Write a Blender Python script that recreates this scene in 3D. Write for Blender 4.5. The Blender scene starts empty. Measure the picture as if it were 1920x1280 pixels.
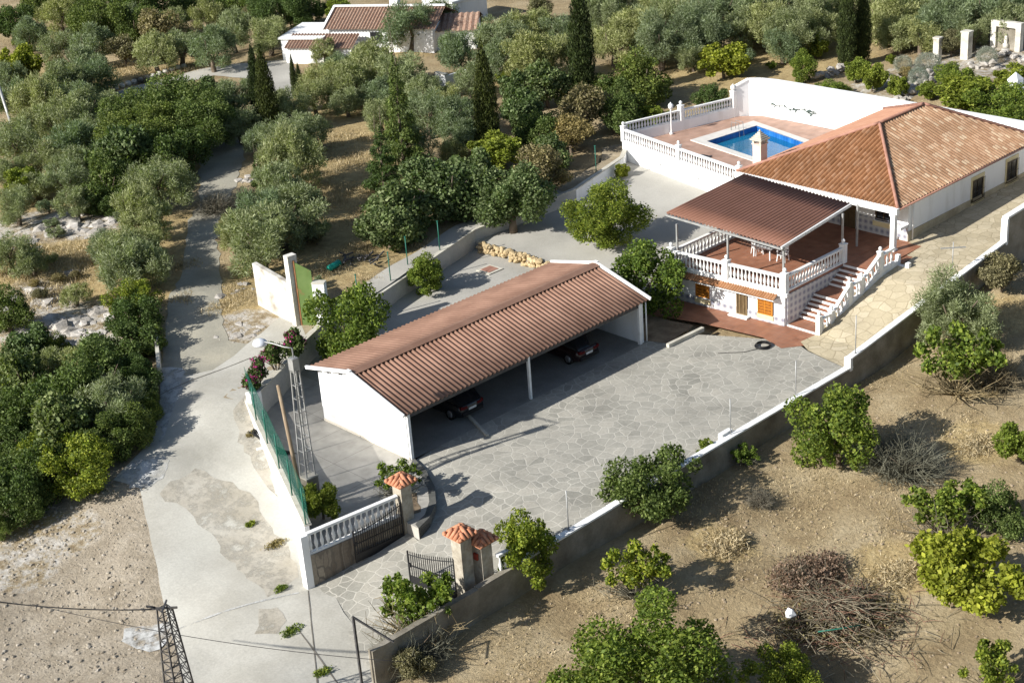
import bpy, bmesh, math, random
import numpy as np
from mathutils import Vector, Matrix
sc = bpy.context.scene
C = sc.collection
rad = math.radians
# ---------------------------------------------------------------- camera
FPX = 3000.0
pit, rol, yaw = rad(24.3), rad(-4.4), rad(42.2)
F = np.array([0, math.cos(pit), -math.sin(pit)]); X0 = np.array([1., 0, 0]); U0 = np.cross(X0, F)
CX = math.cos(rol) * X0 + math.sin(rol) * U0; CU = -math.sin(rol) * X0 + math.cos(rol) * U0
c_, s_ = math.cos(-yaw), math.sin(-yaw)
RZ = np.array([[c_, -s_, 0], [s_, c_, 0], [0, 0, 1]])
CX, CU, F = RZ @ CX, RZ @ CU, RZ @ F
CAM = np.array([-43.40, -56.15, 38.0])
def P(px, py, z=0.0):
    d = (px - 960) * CX + (640 - py) * CU + FPX * F
    return CAM + d * ((z - CAM[2]) / d[2])
def proj(p):
    d = np.array(p, float) - CAM; w = d @ F
    return 960 + FPX * (d @ CX) / w, 640 - FPX * (d @ CU) / w, w
cam = bpy.data.cameras.new('camera'); co = bpy.data.objects.new('camera', cam); C.objects.link(co)
m = Matrix(((CX[0], CU[0], -F[0], CAM[0]), (CX[1], CU[1], -F[1], CAM[1]), (CX[2], CU[2], -F[2], CAM[2]), (0, 0, 0, 1)))
co.matrix_world = m
cam.sensor_width = 36; cam.lens = FPX / 1920 * 36; cam.clip_end = 8000; cam.clip_start = 1
sc.camera = co
# ---------------------------------------------------------------- sun and sky
SAZ, SEL = rad(-16), rad(30.5)
sd = Vector((math.cos(SEL) * math.cos(SAZ), math.cos(SEL) * math.sin(SAZ), -math.sin(SEL)))
sl = bpy.data.lights.new('sun', 'SUN'); sl.energy = 5.0; sl.angle = rad(.53); sl.color = (1, .975, .925)
so = bpy.data.objects.new('sun', sl); C.objects.link(so); so.rotation_euler = sd.to_track_quat('-Z', 'Y').to_euler()
w = bpy.data.worlds.new('World'); sc.world = w; w.use_nodes = True
nt = w.node_tree; sky = nt.nodes.new('ShaderNodeTexSky'); sky.sky_type = 'NISHITA'; sky.sun_disc = False
sky.sun_elevation = SEL; sky.sun_rotation = math.atan2(-sd.x, -sd.y)
nt.links.new(sky.outputs[0], nt.nodes['Background'].inputs[0]); nt.nodes['Background'].inputs[1].default_value = .075
sc.view_settings.view_transform = 'Standard'; sc.view_settings.look = 'None'
sc.view_settings.exposure = 0.6; sc.view_settings.gamma = 1
# ---------------------------------------------------------------- materials
def mat(name, col, rough=.85, col2=None, scale=2.0, detail=6, bump=0., bscale=None, spec=.25, metal=0., coords='Object', stretch=None, lo=.35, hi=.65, trans=0.):
    M = bpy.data.materials.new(name); M.use_nodes = True; n = M.node_tree.nodes; l = M.node_tree.links
    b = n['Principled BSDF']; b.inputs['Roughness'].default_value = rough; b.inputs['Metallic'].default_value = metal
    b.inputs['Specular IOR Level'].default_value = spec
    b.inputs['Base Color'].default_value = (*col, 1)
    tc = n.new('ShaderNodeTexCoord'); mp = n.new('ShaderNodeMapping'); l.new(tc.outputs[coords], mp.inputs[0])
    if stretch: mp.inputs['Scale'].default_value = stretch
    M['mp'] = 1
    if col2 is not None:
        t = n.new('ShaderNodeTexNoise'); t.inputs['Scale'].default_value = scale; t.inputs['Detail'].default_value = detail
        l.new(mp.outputs[0], t.inputs['Vector'])
        r = n.new('ShaderNodeValToRGB'); r.color_ramp.elements[0].position = lo; r.color_ramp.elements[1].position = hi
        r.color_ramp.elements[0].color = (*col, 1); r.color_ramp.elements[1].color = (*col2, 1)
        l.new(t.outputs['Fac'], r.inputs[0]); l.new(r.outputs[0], b.inputs['Base Color'])
    if bump:
        t = n.new('ShaderNodeTexNoise'); t.inputs['Scale'].default_value = bscale or scale * 4; t.inputs['Detail'].default_value = 5
        l.new(mp.outputs[0], t.inputs['Vector'])
        bb = n.new('ShaderNodeBump'); bb.inputs['Strength'].default_value = bump; bb.inputs['Distance'].default_value = .05
        l.new(t.outputs['Fac'], bb.inputs['Height']); l.new(bb.outputs[0], b.inputs['Normal'])
    return M
def mixc(n, l, a, b, fac, mode='MIX'):
    x = n.new('ShaderNodeMix'); x.data_type = 'RGBA'; x.blend_type = mode
    for s, v in ((x.inputs['A'], a), (x.inputs['B'], b), (x.inputs['Factor'], fac)):
        if isinstance(v, (int, float)): s.default_value = v
        elif isinstance(v, tuple): s.default_value = (*v, 1)
        else: l.new(v, s)
    return x.outputs['Result']
def ramp(n, l, src, stops):
    r = n.new('ShaderNodeValToRGB'); e = r.color_ramp.elements
    while len(e) < len(stops): e.new(.5)
    for i, (p, c) in enumerate(stops):
        e[i].position = p; e[i].color = (*c, 1) if isinstance(c, tuple) else (c, c, c, 1)
    l.new(src, r.inputs[0]); return r.outputs[0]
def noise(n, l, vec, scale, detail=5, rough=.55):
    t = n.new('ShaderNodeTexNoise'); t.inputs['Scale'].default_value = scale; t.inputs['Detail'].default_value = detail; t.inputs['Roughness'].default_value = rough
    if vec is not None: l.new(vec, t.inputs['Vector'])
    return t.outputs['Fac']
def base(name, rough=.9, spec=.2):
    M = bpy.data.materials.new(name); M.use_nodes = True; n = M.node_tree.nodes; l = M.node_tree.links
    b = n['Principled BSDF']; b.inputs['Roughness'].default_value = rough; b.inputs['Specular IOR Level'].default_value = spec
    tc = n.new('ShaderNodeTexCoord'); return M, n, l, b, tc
def bumpn(n, l, b, h, st=.3, dist=.05):
    bb = n.new('ShaderNodeBump'); bb.inputs['Strength'].default_value = st; bb.inputs['Distance'].default_value = dist
    l.new(h, bb.inputs['Height']); l.new(bb.outputs[0], b.inputs['Normal'])

def leafmat(name, c1, c2, c3, trans=.3, vary=True):
    M, n, l, b, tc = base(name, .62, .25)
    g = n.new('ShaderNodeNewGeometry'); oi = n.new('ShaderNodeObjectInfo')
    r1 = ramp(n, l, g.outputs['Random Per Island'], [(0, c1), (.55, c2), (1, c3)])
    nf = noise(n, l, tc.outputs['Object'], 2.6, 2)
    v = ramp(n, l, nf, [(.3, .60), (.7, 1.35)])
    r2 = mixc(n, l, r1, v, 1.0, 'MULTIPLY')
    v2 = ramp(n, l, oi.outputs['Random'], [(0, (.70, .80, .74)), (.35, (.95, .98, .95)), (.7, (1.08, 1.05, .92)), (1, (1.30, 1.18, .85))])
    r3 = mixc(n, l, r2, v2, 1.0 if vary else 0.0, 'MULTIPLY')
    l.new(r3, b.inputs['Base Color'])
    tr = n.new('ShaderNodeBsdfTranslucent'); tcol = mixc(n, l, r3, (1.2, 1.35, .5), 1.0, 'MULTIPLY'); l.new(tcol, tr.inputs[0])
    ms = n.new('ShaderNodeMixShader'); ms.inputs[0].default_value = trans
    l.new(b.outputs[0], ms.inputs[1]); l.new(tr.outputs[0], ms.inputs[2]); l.new(ms.outputs[0], n['Material Output'].inputs[0])
    return M
L = {
 'O': leafmat('olive_leaf', (.145, .170, .078), (.225, .260, .142), (.37, .405, .270), .26),
 'D': leafmat('dark_leaf', (.050, .078, .018), (.095, .135, .036), (.185, .230, .075), .26),
 'G': leafmat('citrus_leaf', (.070, .105, .016), (.135, .185, .028), (.280, .320, .055), .3),
 'Y': leafmat('lime_leaf', (.105, .135, .018), (.175, .215, .030), (.28, .315, .055), .3),
 'F': leafmat('fig_leaf', (.060, .090, .028), (.130, .170, .062), (.270, .305, .145), .28),
 'C': leafmat('cypress_leaf', (.020, .030, .008), (.042, .058, .015), (.085, .105, .030), .12),
 'A': leafmat('ash_leaf', (.20, .21, .17), (.28, .29, .25), (.36, .37, .33), .2),
 'B': leafmat('dry_twig', (.13, .11, .08), (.22, .19, .145), (.34, .30, .24), .1),
 'K': leafmat('brown_leaf', (.12, .10, .05), (.20, .17, .09), (.29, .25, .13), .2),
}
BARK = mat('bark', (.10, .075, .05), .95, (.19, .15, .11), 6, bump=.5)
WHITE = mat('white_render', (.70, .69, .66), .8, (.84, .84, .83), 1.0, detail=8, bump=.08, bscale=14, stretch=(1.4, 1.4, .35), lo=.22, hi=.5)
WHITEC = mat('white_concrete', (.74, .73, .70), .8, (.84, .84, .82), 3, bump=.15, bscale=25)
def concrete(name, c1, c2, c3, sc_=.35, bs=14, bst=.2, coords='Object'):
    M, n, l, b, tc = base(name)
    v = tc.outputs[coords]
    a = ramp(n, l, noise(n, l, v, sc_, 7, .6), [(.3, c1), (.5, c2), (.7, c3)])
    fine = ramp(n, l, noise(n, l, v, bs, 4, .7), [(.25, .84), (.75, 1.12)])
    l.new(mixc(n, l, a, fine, 1., 'MULTIPLY'), b.inputs['Base Color'])
    bumpn(n, l, b, noise(n, l, v, bs, 5), bst)
    return M
DIRTYWALL = concrete('weathered_wall', (.15, .13, .10), (.24, .215, .17), (.34, .31, .26), .8, 9, .3)
STAINW = concrete('stained_white_wall', (.34, .30, .25), (.62, .59, .52), (.74, .72, .66), .9, 6, .3)
GREYW = concrete('grey_render_wall', (.36, .35, .33), (.44, .43, .40), (.52, .50, .46), .6, 10, .15)
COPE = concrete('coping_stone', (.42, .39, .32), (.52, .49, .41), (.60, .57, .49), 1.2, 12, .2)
ROAD = concrete('road_concrete', (.34, .32, .27), (.46, .44, .385), (.54, .525, .465), .16, 9, .12)
TRACK = concrete('track_surface', (.25, .23, .18), (.33, .31, .25), (.42, .385, .30), .30, 8, .25)
DIRTR = concrete('road_dirt', (.35, .315, .25), (.42, .385, .32), (.48, .45, .385), .5, 9, .25)
PALEP = concrete('pale_spill', (.40, .39, .36), (.50, .495, .47), (.60, .60, .585), .7, 16, .3)
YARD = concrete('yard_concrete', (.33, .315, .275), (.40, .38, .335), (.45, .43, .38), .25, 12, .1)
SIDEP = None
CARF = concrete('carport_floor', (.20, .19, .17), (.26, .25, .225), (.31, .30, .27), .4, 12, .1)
def patchy(M, scale=1.3, cut=.5, wd=.09):
    n = M.node_tree.nodes; l = M.node_tree.links; tc = n.new('ShaderNodeTexCoord'); b = n['Principled BSDF']
    t = n.new('ShaderNodeBsdfTransparent'); ms = n.new('ShaderNodeMixShader'); f = ramp(n, l, noise(n, l, tc.outputs['Object'], scale, 8, .7), [(cut - wd, 1.), (cut + wd, 0.)])
    l.new(f, ms.inputs[0]); l.new(t.outputs[0], ms.inputs[1]); l.new(b.outputs[0], ms.inputs[2]); l.new(ms.outputs[0], n['Material Output'].inputs[0]); return M
patchy(DIRTR, 1.1, .56, .10); patchy(PALEP, 1.5, .54, .10)
def crazy(name, c1, c2, c3, joint, scale, jw=.05, dirt=(.34,.31,.26)):
    M, n, l, b, tc = base(name, .8)
    v = tc.outputs['Object']
    dn = n.new('ShaderNodeTexNoise'); dn.inputs['Scale'].default_value = 1.2; dn.inputs['Detail'].default_value = 2; l.new(v, dn.inputs['Vector'])
    vm = n.new('ShaderNodeVectorMath'); vm.operation = 'MULTIPLY_ADD'; l.new(dn.outputs['Color'], vm.inputs[0]); vm.inputs[1].default_value = (.35, .35, 0); l.new(v, vm.inputs[2])
    vo = n.new('ShaderNodeTexVoronoi'); vo.feature = 'DISTANCE_TO_EDGE'; vo.voronoi_dimensions = '2D'; vo.inputs['Scale'].default_value = scale; l.new(vm.outputs[0], vo.inputs['Vector'])
    vc = n.new('ShaderNodeTexVoronoi'); vc.voronoi_dimensions = '2D'; vc.inputs['Scale'].default_value = scale; l.new(vm.outputs[0], vc.inputs['Vector'])
    sx = n.new('ShaderNodeSeparateColor'); l.new(vc.outputs['Color'], sx.inputs[0])
    st = ramp(n, l, sx.outputs[0], [(0, c1), (.5, c2), (1, c3)])
    fine = ramp(n, l, noise(n, l, v, 9, 4), [(.3, .82), (.7, 1.15)])
    st = mixc(n, l, st, fine, 1, 'MULTIPLY')
    blot = ramp(n, l, noise(n, l, v, .33, 7, .65), [(.32, .78), (.5, 1.), (.68, 1.14)])
    j = ramp(n, l, vo.outputs['Distance'], [(jw * .5, 0.), (jw, 1.)])
    # joints fade where worn dirt fills the stones
    wear = ramp(n, l, noise(n, l, v, .22, 4), [(.34, .1), (.64, .62)])
    c = mixc(n, l, joint, st, j)
    c = mixc(n, l, c, dirt, wear)
    c = mixc(n, l, c, blot, 1, 'MULTIPLY')
    l.new(c, b.inputs['Base Color']); bumpn(n, l, b, j, .3, .02)
    return M
CRAZY = crazy('crazy_paving', (.245, .235, .20), (.315, .30, .255), (.375, .35, .295), (.46, .435, .375), 1.75, .062, (.37, .35, .30))
RAMPM = crazy('beige_paving', (.38, .32, .21), (.47, .40, .27), (.56, .485, .35), (.24, .195, .12), 1.6, .05, (.45, .385, .265))
STONEW = crazy('stone_facing', (.13, .10, .075), (.27, .22, .17), (.42, .36, .28), (.15, .13, .11), 3.2, .06, (.25, .21, .16))
def tiles(name, c1, c2, joint, size, mortar=.02, rough=.6, rot=0):
    M, n, l, b, tc = base(name, rough, .3)
    mp = n.new('ShaderNodeMapping'); l.new(tc.outputs['Object'], mp.inputs[0]); mp.inputs['Rotation'].default_value = (0, 0, rot)
    br = n.new('ShaderNodeTexBrick'); br.offset = 0; br.inputs['Scale'].default_value = 1; br.inputs['Brick Width'].default_value = size; br.inputs['Row Height'].default_value = size
    br.inputs['Mortar Size'].default_value = mortar; br.inputs['Color1'].default_value = (*c1, 1); br.inputs['Color2'].default_value = (*c2, 1); br.inputs['Mortar'].default_value = (*joint, 1)
    l.new(mp.outputs[0], br.inputs['Vector'])
    fine = ramp(n, l, noise(n, l, tc.outputs['Object'], 1.2, 5), [(.3, .8), (.7, 1.15)])
    l.new(mixc(n, l, br.outputs['Color'], fine, 1, 'MULTIPLY'), b.inputs['Base Color'])
    return M
TERRA = tiles('terracotta_floor', (.27, .115, .065), (.33, .15, .088), (.24, .14, .095), .4, .012)
SIDEP = tiles('jointed_concrete', (.37, .35, .31), (.405, .38, .335), (.20, .19, .17), 2.7, .014, .8)
DECKT = tiles('pool_deck_tiles', (.38, .235, .17), (.44, .28, .21), (.36, .27, .22), .5, .01)
def rooftile(name, cols, along, rowlen=.34, pitch=.3):
    # colour per tile: cells along the ridge direction; a mottled weathered clay
    M, n, l, b, tc = base(name, .85)
    sx = n.new('ShaderNodeSeparateXYZ'); l.new(tc.outputs['Object'], sx.inputs[0])
    cx = n.new('ShaderNodeCombineXYZ')
    def q(src, s):
        m1 = n.new('ShaderNodeMath'); m1.operation = 'DIVIDE'; l.new(src, m1.inputs[0]); m1.inputs[1].default_value = s
        m2 = n.new('ShaderNodeMath'); m2.operation = 'FLOOR'; l.new(m1.outputs[0], m2.inputs[0]); return m2.outputs[0], m1.outputs[0]
    a, b_ = (sx.outputs[0], sx.outputs[1])
    qa, fa = q(a, rowlen if along == 'x' else pitch); qb, fb = q(b_, rowlen if along == 'y' else pitch)
    l.new(qa, cx.inputs[0]); l.new(qb, cx.inputs[1])
    wn = n.new('ShaderNodeTexWhiteNoise'); wn.noise_dimensions = '2D'; l.new(cx.outputs[0], wn.inputs['Vector'])
    c = ramp(n, l, wn.outputs['Value'], [(i / (len(cols) - 1), x) for i, x in enumerate(cols)])
    big = ramp(n, l, noise(n, l, tc.outputs['Object'], .5, 6), [(.3, .80), (.7, 1.16)])
    c = mixc(n, l, c, big, 1, 'MULTIPLY')
    fr = n.new('ShaderNodeMath'); fr.operation = 'FRACT'; l.new(fa if along == 'x' else fb, fr.inputs[0])
    ed = ramp(n, l, fr.outputs[0], [(0, .6), (.10, 1.), (1, 1.)])
    bumpn(n, l, b, ed, .6, .03)
    l.new(c, b.inputs['Base Color']); return M
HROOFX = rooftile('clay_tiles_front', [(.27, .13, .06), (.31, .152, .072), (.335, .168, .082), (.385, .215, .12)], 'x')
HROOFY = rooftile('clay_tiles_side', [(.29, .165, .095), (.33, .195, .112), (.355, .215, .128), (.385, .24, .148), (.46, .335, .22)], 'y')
CROOF = mat('red_roof_sheet', (.215, .120, .082), .65, (.285, .165, .115), .9, detail=9, bump=.06, spec=.25)
PROOF = mat('canopy_sheet_paint', (.205, .100, .066), .6, (.230, .114, .078), .8)
RIDGE = mat('ridge_cap', (.28, .14, .10), .7, (.36, .19, .14), 2)
CLAY = mat('clay_cap', (.42, .17, .09), .75, (.55, .26, .15), 5, bump=.1)
IRON = mat('wrought_iron', (.012, .012, .014), .5, spec=.4)
STEEL = mat('galvanised_steel', (.32, .32, .31), .5, (.42, .42, .41), 3, metal=.4)
DARKST = mat('dark_steel', (.05, .05, .055), .6, (.09, .085, .08), 4)
WOOD = mat('pole_wood', (.22, .16, .10), .9, (.34, .27, .19), 3, stretch=(8, 8, .6), bump=.3)
ORWOOD = mat('orange_wood', (.38, .14, .015), .45, (.52, .21, .03), 8, stretch=(1, 1, 6))
BRWOOD = mat('brown_door_wood', (.07, .045, .02), .5, (.12, .08, .04), 6, stretch=(6, 6, .5))
GLASS = mat('dark_glass', (.015, .017, .02), .15, spec=.5)
BLACKP = mat('black_plastic', (.015, .015, .016), .5)
GREENM = mat('green_metal', (.02, .13, .09), .5)
def meshmat():
    M, n, l, b, tc = base('green_netting', .8)
    b.inputs['Base Color'].default_value = (.012, .10, .07, 1)
    t = n.new('ShaderNodeBsdfTransparent'); ms = n.new('ShaderNodeMixShader')
    mp = n.new('ShaderNodeMapping'); mp.inputs['Rotation'].default_value = (.6, .6, .785); l.new(tc.outputs['Object'], mp.inputs[0])
    br = n.new('ShaderNodeTexChecker'); br.inputs['Scale'].default_value = 28; l.new(mp.outputs[0], br.inputs[0])
    f = ramp(n, l, br.outputs['Fac'], [(0, .12), (1, .5)])
    l.new(f, ms.inputs[0]); l.new(t.outputs[0], ms.inputs[1]); l.new(b.outputs[0], ms.inputs[2]); l.new(ms.outputs[0], n['Material Output'].inputs[0])
    return M
NET = meshmat()
def bluetile():
    M, n, l, b, tc = base('patterned_wall_tiles', .35, .4)
    # round blue-grey flower motifs on glazed pale tiles
    sx = n.new('ShaderNodeSeparateXYZ'); l.new(tc.outputs['Object'], sx.inputs[0])
    ad = n.new('ShaderNodeMath'); ad.operation = 'ADD'; l.new(sx.outputs[0], ad.inputs[0]); l.new(sx.outputs[1], ad.inputs[1])
    cb = n.new('ShaderNodeCombineXYZ'); l.new(ad.outputs[0], cb.inputs[0]); l.new(sx.outputs[2], cb.inputs[1])
    vo = n.new('ShaderNodeTexVoronoi'); vo.voronoi_dimensions = '2D'; vo.inputs['Scale'].default_value = 2.5; vo.inputs['Randomness'].default_value = 0; l.new(cb.outputs[0], vo.inputs['Vector'])
    c = ramp(n, l, vo.outputs['Distance'], [(0, (.20, .20, .25)), (.22, (.28, .28, .33)), (.30, (.52, .51, .50)), (.36, (.30, .30, .35)), (.42, (.56, .55, .53))])
    l.new(c, b.inputs['Base Color']); return M
BTILE = bluetile()
CREAM = mat('cream_tile', (.66, .55, .30), .6, (.72, .62, .38), 3)
PLINTH = concrete('sandstone_plinth', (.36, .30, .20), (.45, .39, .27), (.52, .46, .33), 1.2, 8, .25)
RUBBLE = crazy('rubble_stone', (.42, .30, .15), (.52, .40, .22), (.58, .46, .28), (.25, .18, .10), 3.0, .06, (.46, .35, .2))
ROCK = concrete('limestone_rock', (.24, .215, .18), (.38, .35, .31), (.52, .49, .45), 1.5, 8, .6)
LOOSE = concrete('loose_stone', (.22, .18, .13), (.33, .285, .22), (.44, .40, .34), 2.5, 8, .4)
PINK = mat('bougainvillea_petal', (.30, .015, .12), .6, (.42, .03, .2), 9)

# ---------------------------------------------------------------- mesh helper
def tag(o, label=None, cat=None, group=None, kind=None):
    if label: o['label'] = label
    if cat: o['category'] = cat
    if group: o['group'] = group
    if kind: o['kind'] = kind
    return o
def empty(name, loc=(0, 0, 0), label=None, cat=None, group=None):
    o = bpy.data.objects.new(name, None); C.objects.link(o); o.location = loc; o.empty_display_size = .3
    return tag(o, label, cat, group)
class MB:
    def __init__(s): s.v = []; s.f = []; s.sm = []
    def add(s, vs, fs, smooth=False):
        k = len(s.v); s.v += [tuple(map(float, v)) for v in vs]; s.f += [tuple(k + i for i in f) for f in fs]; s.sm += [smooth] * len(fs); return s
    def box(s, a, b):
        (x0, y0, z0), (x1, y1, z1) = a, b
        return s.add([(x0, y0, z0), (x1, y0, z0), (x1, y1, z0), (x0, y1, z0), (x0, y0, z1), (x1, y0, z1), (x1, y1, z1), (x0, y1, z1)],
                     [(0, 3, 2, 1), (4, 5, 6, 7), (0, 1, 5, 4), (1, 2, 6, 5), (2, 3, 7, 6), (3, 0, 4, 7)])
    def wall(s, p0, p1, th, zb0, zb1, zt0, zt1, off=0.):
        # upright slab between two plan points
        p0 = np.array(p0[:2], float); p1 = np.array(p1[:2], float); d = p1 - p0; d /= np.linalg.norm(d); nn = np.array([-d[1], d[0]])
        a = p0 + nn * (off - th / 2); b = p1 + nn * (off - th / 2); c = p1 + nn * (off + th / 2); e = p0 + nn * (off + th / 2)
        return s.add([(*a, zb0), (*b, zb1), (*c, zb1), (*e, zb0), (*a, zt0), (*b, zt1), (*c, zt1), (*e, zt0)],
                     [(0, 3, 2, 1), (4, 5, 6, 7), (0, 1, 5, 4), (1, 2, 6, 5), (2, 3, 7, 6), (3, 0, 4, 7)])
    def prism(s, poly, z0, z1):
        n = len(poly); a = [(p[0], p[1], z0 if not callable(z0) else z0(p)) for p in poly]; b = [(p[0], p[1], z1 if not callable(z1) else z1(p)) for p in poly]
        ar = sum(poly[i][0] * poly[(i + 1) % n][1] - poly[(i + 1) % n][0] * poly[i][1] for i in range(n))
        fs = [tuple(range(n, 2 * n)), tuple(range(n - 1, -1, -1))] + [(i, (i + 1) % n, n + (i + 1) % n, n + i) for i in range(n)]
        if ar < 0: fs = [tuple(reversed(f)) for f in fs]
        return s.add(a + b, fs)
    def tube(s, pts, r, seg=6, cap=True, smooth=True):
        pts = [np.array(p, float) for p in pts]; n = len(pts); rs = r if isinstance(r, (list, tuple)) else [r] * n
        vs = []
        for i, p in enumerate(pts):
            t = pts[min(i + 1, n - 1)] - pts[max(i - 1, 0)]; t /= np.linalg.norm(t) + 1e-9
            u = np.cross(t, (0, 0, 1)) if abs(t[2]) < .95 else np.cross(t, (1, 0, 0)); u /= np.linalg.norm(u); v = np.cross(t, u)
            for k in range(seg):
                a = 2 * math.pi * k / seg; vs.append(p + rs[i] * (math.cos(a) * u + math.sin(a) * v))
        fs = [(i * seg + k, i * seg + (k + 1) % seg, (i + 1) * seg + (k + 1) % seg, (i + 1) * seg + k) for i in range(n - 1) for k in range(seg)]
        if cap: fs += [tuple(range(seg - 1, -1, -1)), tuple((n - 1) * seg + k for k in range(seg))]
        return s.add(vs, fs, smooth)
    def bar(s, a, b, w, h=None):
        # rectangular bar between two points
        a = np.array(a, float); b = np.array(b, float); h = h or w; t = b - a; t /= np.linalg.norm(t)
        u = np.cross(t, (0, 0, 1)) if abs(t[2]) < .98 else np.array([1., 0, 0]); u /= np.linalg.norm(u); v = np.cross(u, t)
        q = [(-1, -1), (1, -1), (1, 1), (-1, 1)]
        vs = [p + u * i * w / 2 + v * j * h / 2 for p in (a, b) for i, j in q]
        return s.add(vs, [(0, 1, 2, 3), (7, 6, 5, 4), (0, 4, 5, 1), (1, 5, 6, 2), (2, 6, 7, 3), (3, 7, 4, 0)])
    def lathe(s, prof, seg=10, c=(0, 0, 0), smooth=True):
        vs = []; n = len(prof)
        for r, z in prof:
            for k in range(seg):
                a = 2 * math.pi * k / seg; vs.append((c[0] + r * math.cos(a), c[1] + r * math.sin(a), c[2] + z))
        fs = [(i * seg + k, i * seg + (k + 1) % seg, (i + 1) * seg + (k + 1) % seg, (i + 1) * seg + k) for i in range(n - 1) for k in range(seg)]
        fs += [tuple(range(seg - 1, -1, -1)), tuple((n - 1) * seg + k for k in range(seg))]
        return s.add(vs, fs, smooth)
    def rock(s, c, r, rng, sq=.6):
        ph = (1 + 5 ** .5) / 2
        vs = [(-1, ph, 0), (1, ph, 0), (-1, -ph, 0), (1, -ph, 0), (0, -1, ph), (0, 1, ph), (0, -1, -ph), (0, 1, -ph), (ph, 0, -1), (ph, 0, 1), (-ph, 0, -1), (-ph, 0, 1)]
        fs = [(0, 11, 5), (0, 5, 1), (0, 1, 7), (0, 7, 10), (0, 10, 11), (1, 5, 9), (5, 11, 4), (11, 10, 2), (10, 7, 6), (7, 1, 8), (3, 9, 4), (3, 4, 2), (3, 2, 6), (3, 6, 8), (3, 8, 9), (4, 9, 5), (2, 4, 11), (6, 2, 10), (8, 6, 7), (9, 8, 1)]
        a = rng.uniform(0, 6.28); ca, sa = math.cos(a), math.sin(a); e = rng.uniform(.6, 1.1)
        out = []
        for x, y, z in vs:
            k = rng.uniform(.7, 1.15) * r / 1.9; x, y, z = x * k, y * k * e, z * k * sq
            out.append((c[0] + x * ca - y * sa, c[1] + x * sa + y * ca, c[2] + z))
        return s.add(out, fs)
    def build(s, name, material, parent=None, loc=None):
        me = bpy.data.meshes.new(name); off = np.array(loc if loc is not None else (0, 0, 0), float)
        me.from_pydata([tuple(np.array(v) - off) for v in s.v] if loc is not None else s.v, [], s.f)
        me.polygons.foreach_set('use_smooth', s.sm)
        for mm in (material if isinstance(material, list) else [material]): me.materials.append(mm)
        me.update(); o = bpy.data.objects.new(name, me); C.objects.link(o)
        if loc is not None: o.location = loc
        if parent:
            o.parent = parent
            if loc is None and parent.type == 'EMPTY':
                o.location = -Vector(parent.location)
        return o
def child(o, parent):
    o.parent = parent
    return o
def inst(src, parent, loc=(0, 0, 0), rz=0, scale=1):
    o = src.copy(); C.objects.link(o); o.parent = parent; o.location = loc; o.rotation_euler = (0, 0, rz)
    o.scale = (scale,) * 3 if not isinstance(scale, tuple) else scale
    return o

# ---------------------------------------------------------------- terrain
def zc(x, y=0): return float(np.interp(x, [-14, -8.3, -4, 1.5], [-1.75, -1.25, -.58, 0]))   # the drive falls towards the gate
def PC(px, py):
    z = 0.
    for _ in range(20): z = .5 * z + .5 * zc(P(px, py, z)[0])
    return P(px, py, z)
GA, GB = P(575, 985, 1.35)[:2], P(462, 745, 1.1)[:2]      # ends of the white road wall
CP = [(578, 1100, -1.3), (690, 1240, -1.6), (620, 1180, -1.45), (500, 1080, -1.2), (300, 1280, -1.9), (60, 1240, -2.0), (60, 1080, -1.5), (420, 960, -.8), (480, 820, .35), (300, 850, .3), (450, 740, 1.0), (350, 680, 1.2), (330, 560, 1.7),
      (430, 430, 2.0), (430, 300, 2.3), (200, 420, 2.2), (60, 480, 2.0), (100, 600, 1.2), (150, 760, -.4), (40, 800, -.6), (60, 950, -1.0), (200, 880, -.2),
      (540, 600, 1.3), (620, 520, 1.3), (700, 450, 1.2), (800, 400, 1.3), (950, 350, 1.4), (1080, 300, 1.5), (1150, 270, 1.5), (600, 300, 2.3), (800, 250, 2.2), (1000, 200, 2.2), (1100, 150, 2.5),
      (1250, 150, 2.3), (1400, 130, 2.7), (1600, 120, 3.0), (1750, 120, 3.6), (1900, 150, 4.2), (1900, 60, 4.5), (700, 100, 2.8), (300, 100, 2.0), (100, 100, 1.5), (100, 250, 1.8), (500, 130, 2.5), (1000, 40, 3.0), (1500, 20, 4.0),
      (700, 1280, -1.7), (860, 1170, -1.35), (1000, 1060, -1.1), (1100, 1180, -1.6), (1180, 1010, -1.15), (1350, 900, -1.1), (1500, 800, -1.0), (1620, 720, -.7), (1300, 1270, -2.2), (1600, 1270, -2.4), (1500, 1000, -1.7),
      (1880, 1270, -2.2), (1700, 900, -1.3), (1900, 1000, -1.5), (1750, 690, -.5), (1900, 750, -.8), (1780, 600, .2), (1900, 520, .9), (1850, 480, 1.0)]
cps = np.array([[*P(a, b, z)[:2], z] for a, b, z in CP])
def inpoly(x, y, poly):
    c = np.zeros(np.shape(x), bool); n = len(poly)
    for i in range(n):
        x0, y0 = poly[i][:2]; x1, y1 = poly[(i + 1) % n][:2]
        if y0 == y1: continue
        k = ((y0 > y) != (y1 > y)) & (x < (x1 - x0) * (y - y0) / (y1 - y0) + x0); c ^= k
    return c
HOLE = [(-12.2, -11.5), (50.4, -11.5), (50.4, 18.2), (39.0, 21.6), (30.9, 18.3), (22, 19.2), (10, 15.8), (4.2, 14.0), (-2.4, 10.6), (-10.6, -5.3), (-14.5, -11.6)]
HOLE = [tuple(PC(690, 1250)[:2]), (-7, -11.3), (50.8, -11.3), (50.9, 18.2), (39.2, 22.2), (30.8, 19.0), (22, 19.8), (9.9, 16.4), (3.8, 14.7), tuple(GB + (-.7, .6)), tuple(GA + (-.75, .3)), tuple(GA + (-.3, -.45))]
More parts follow.
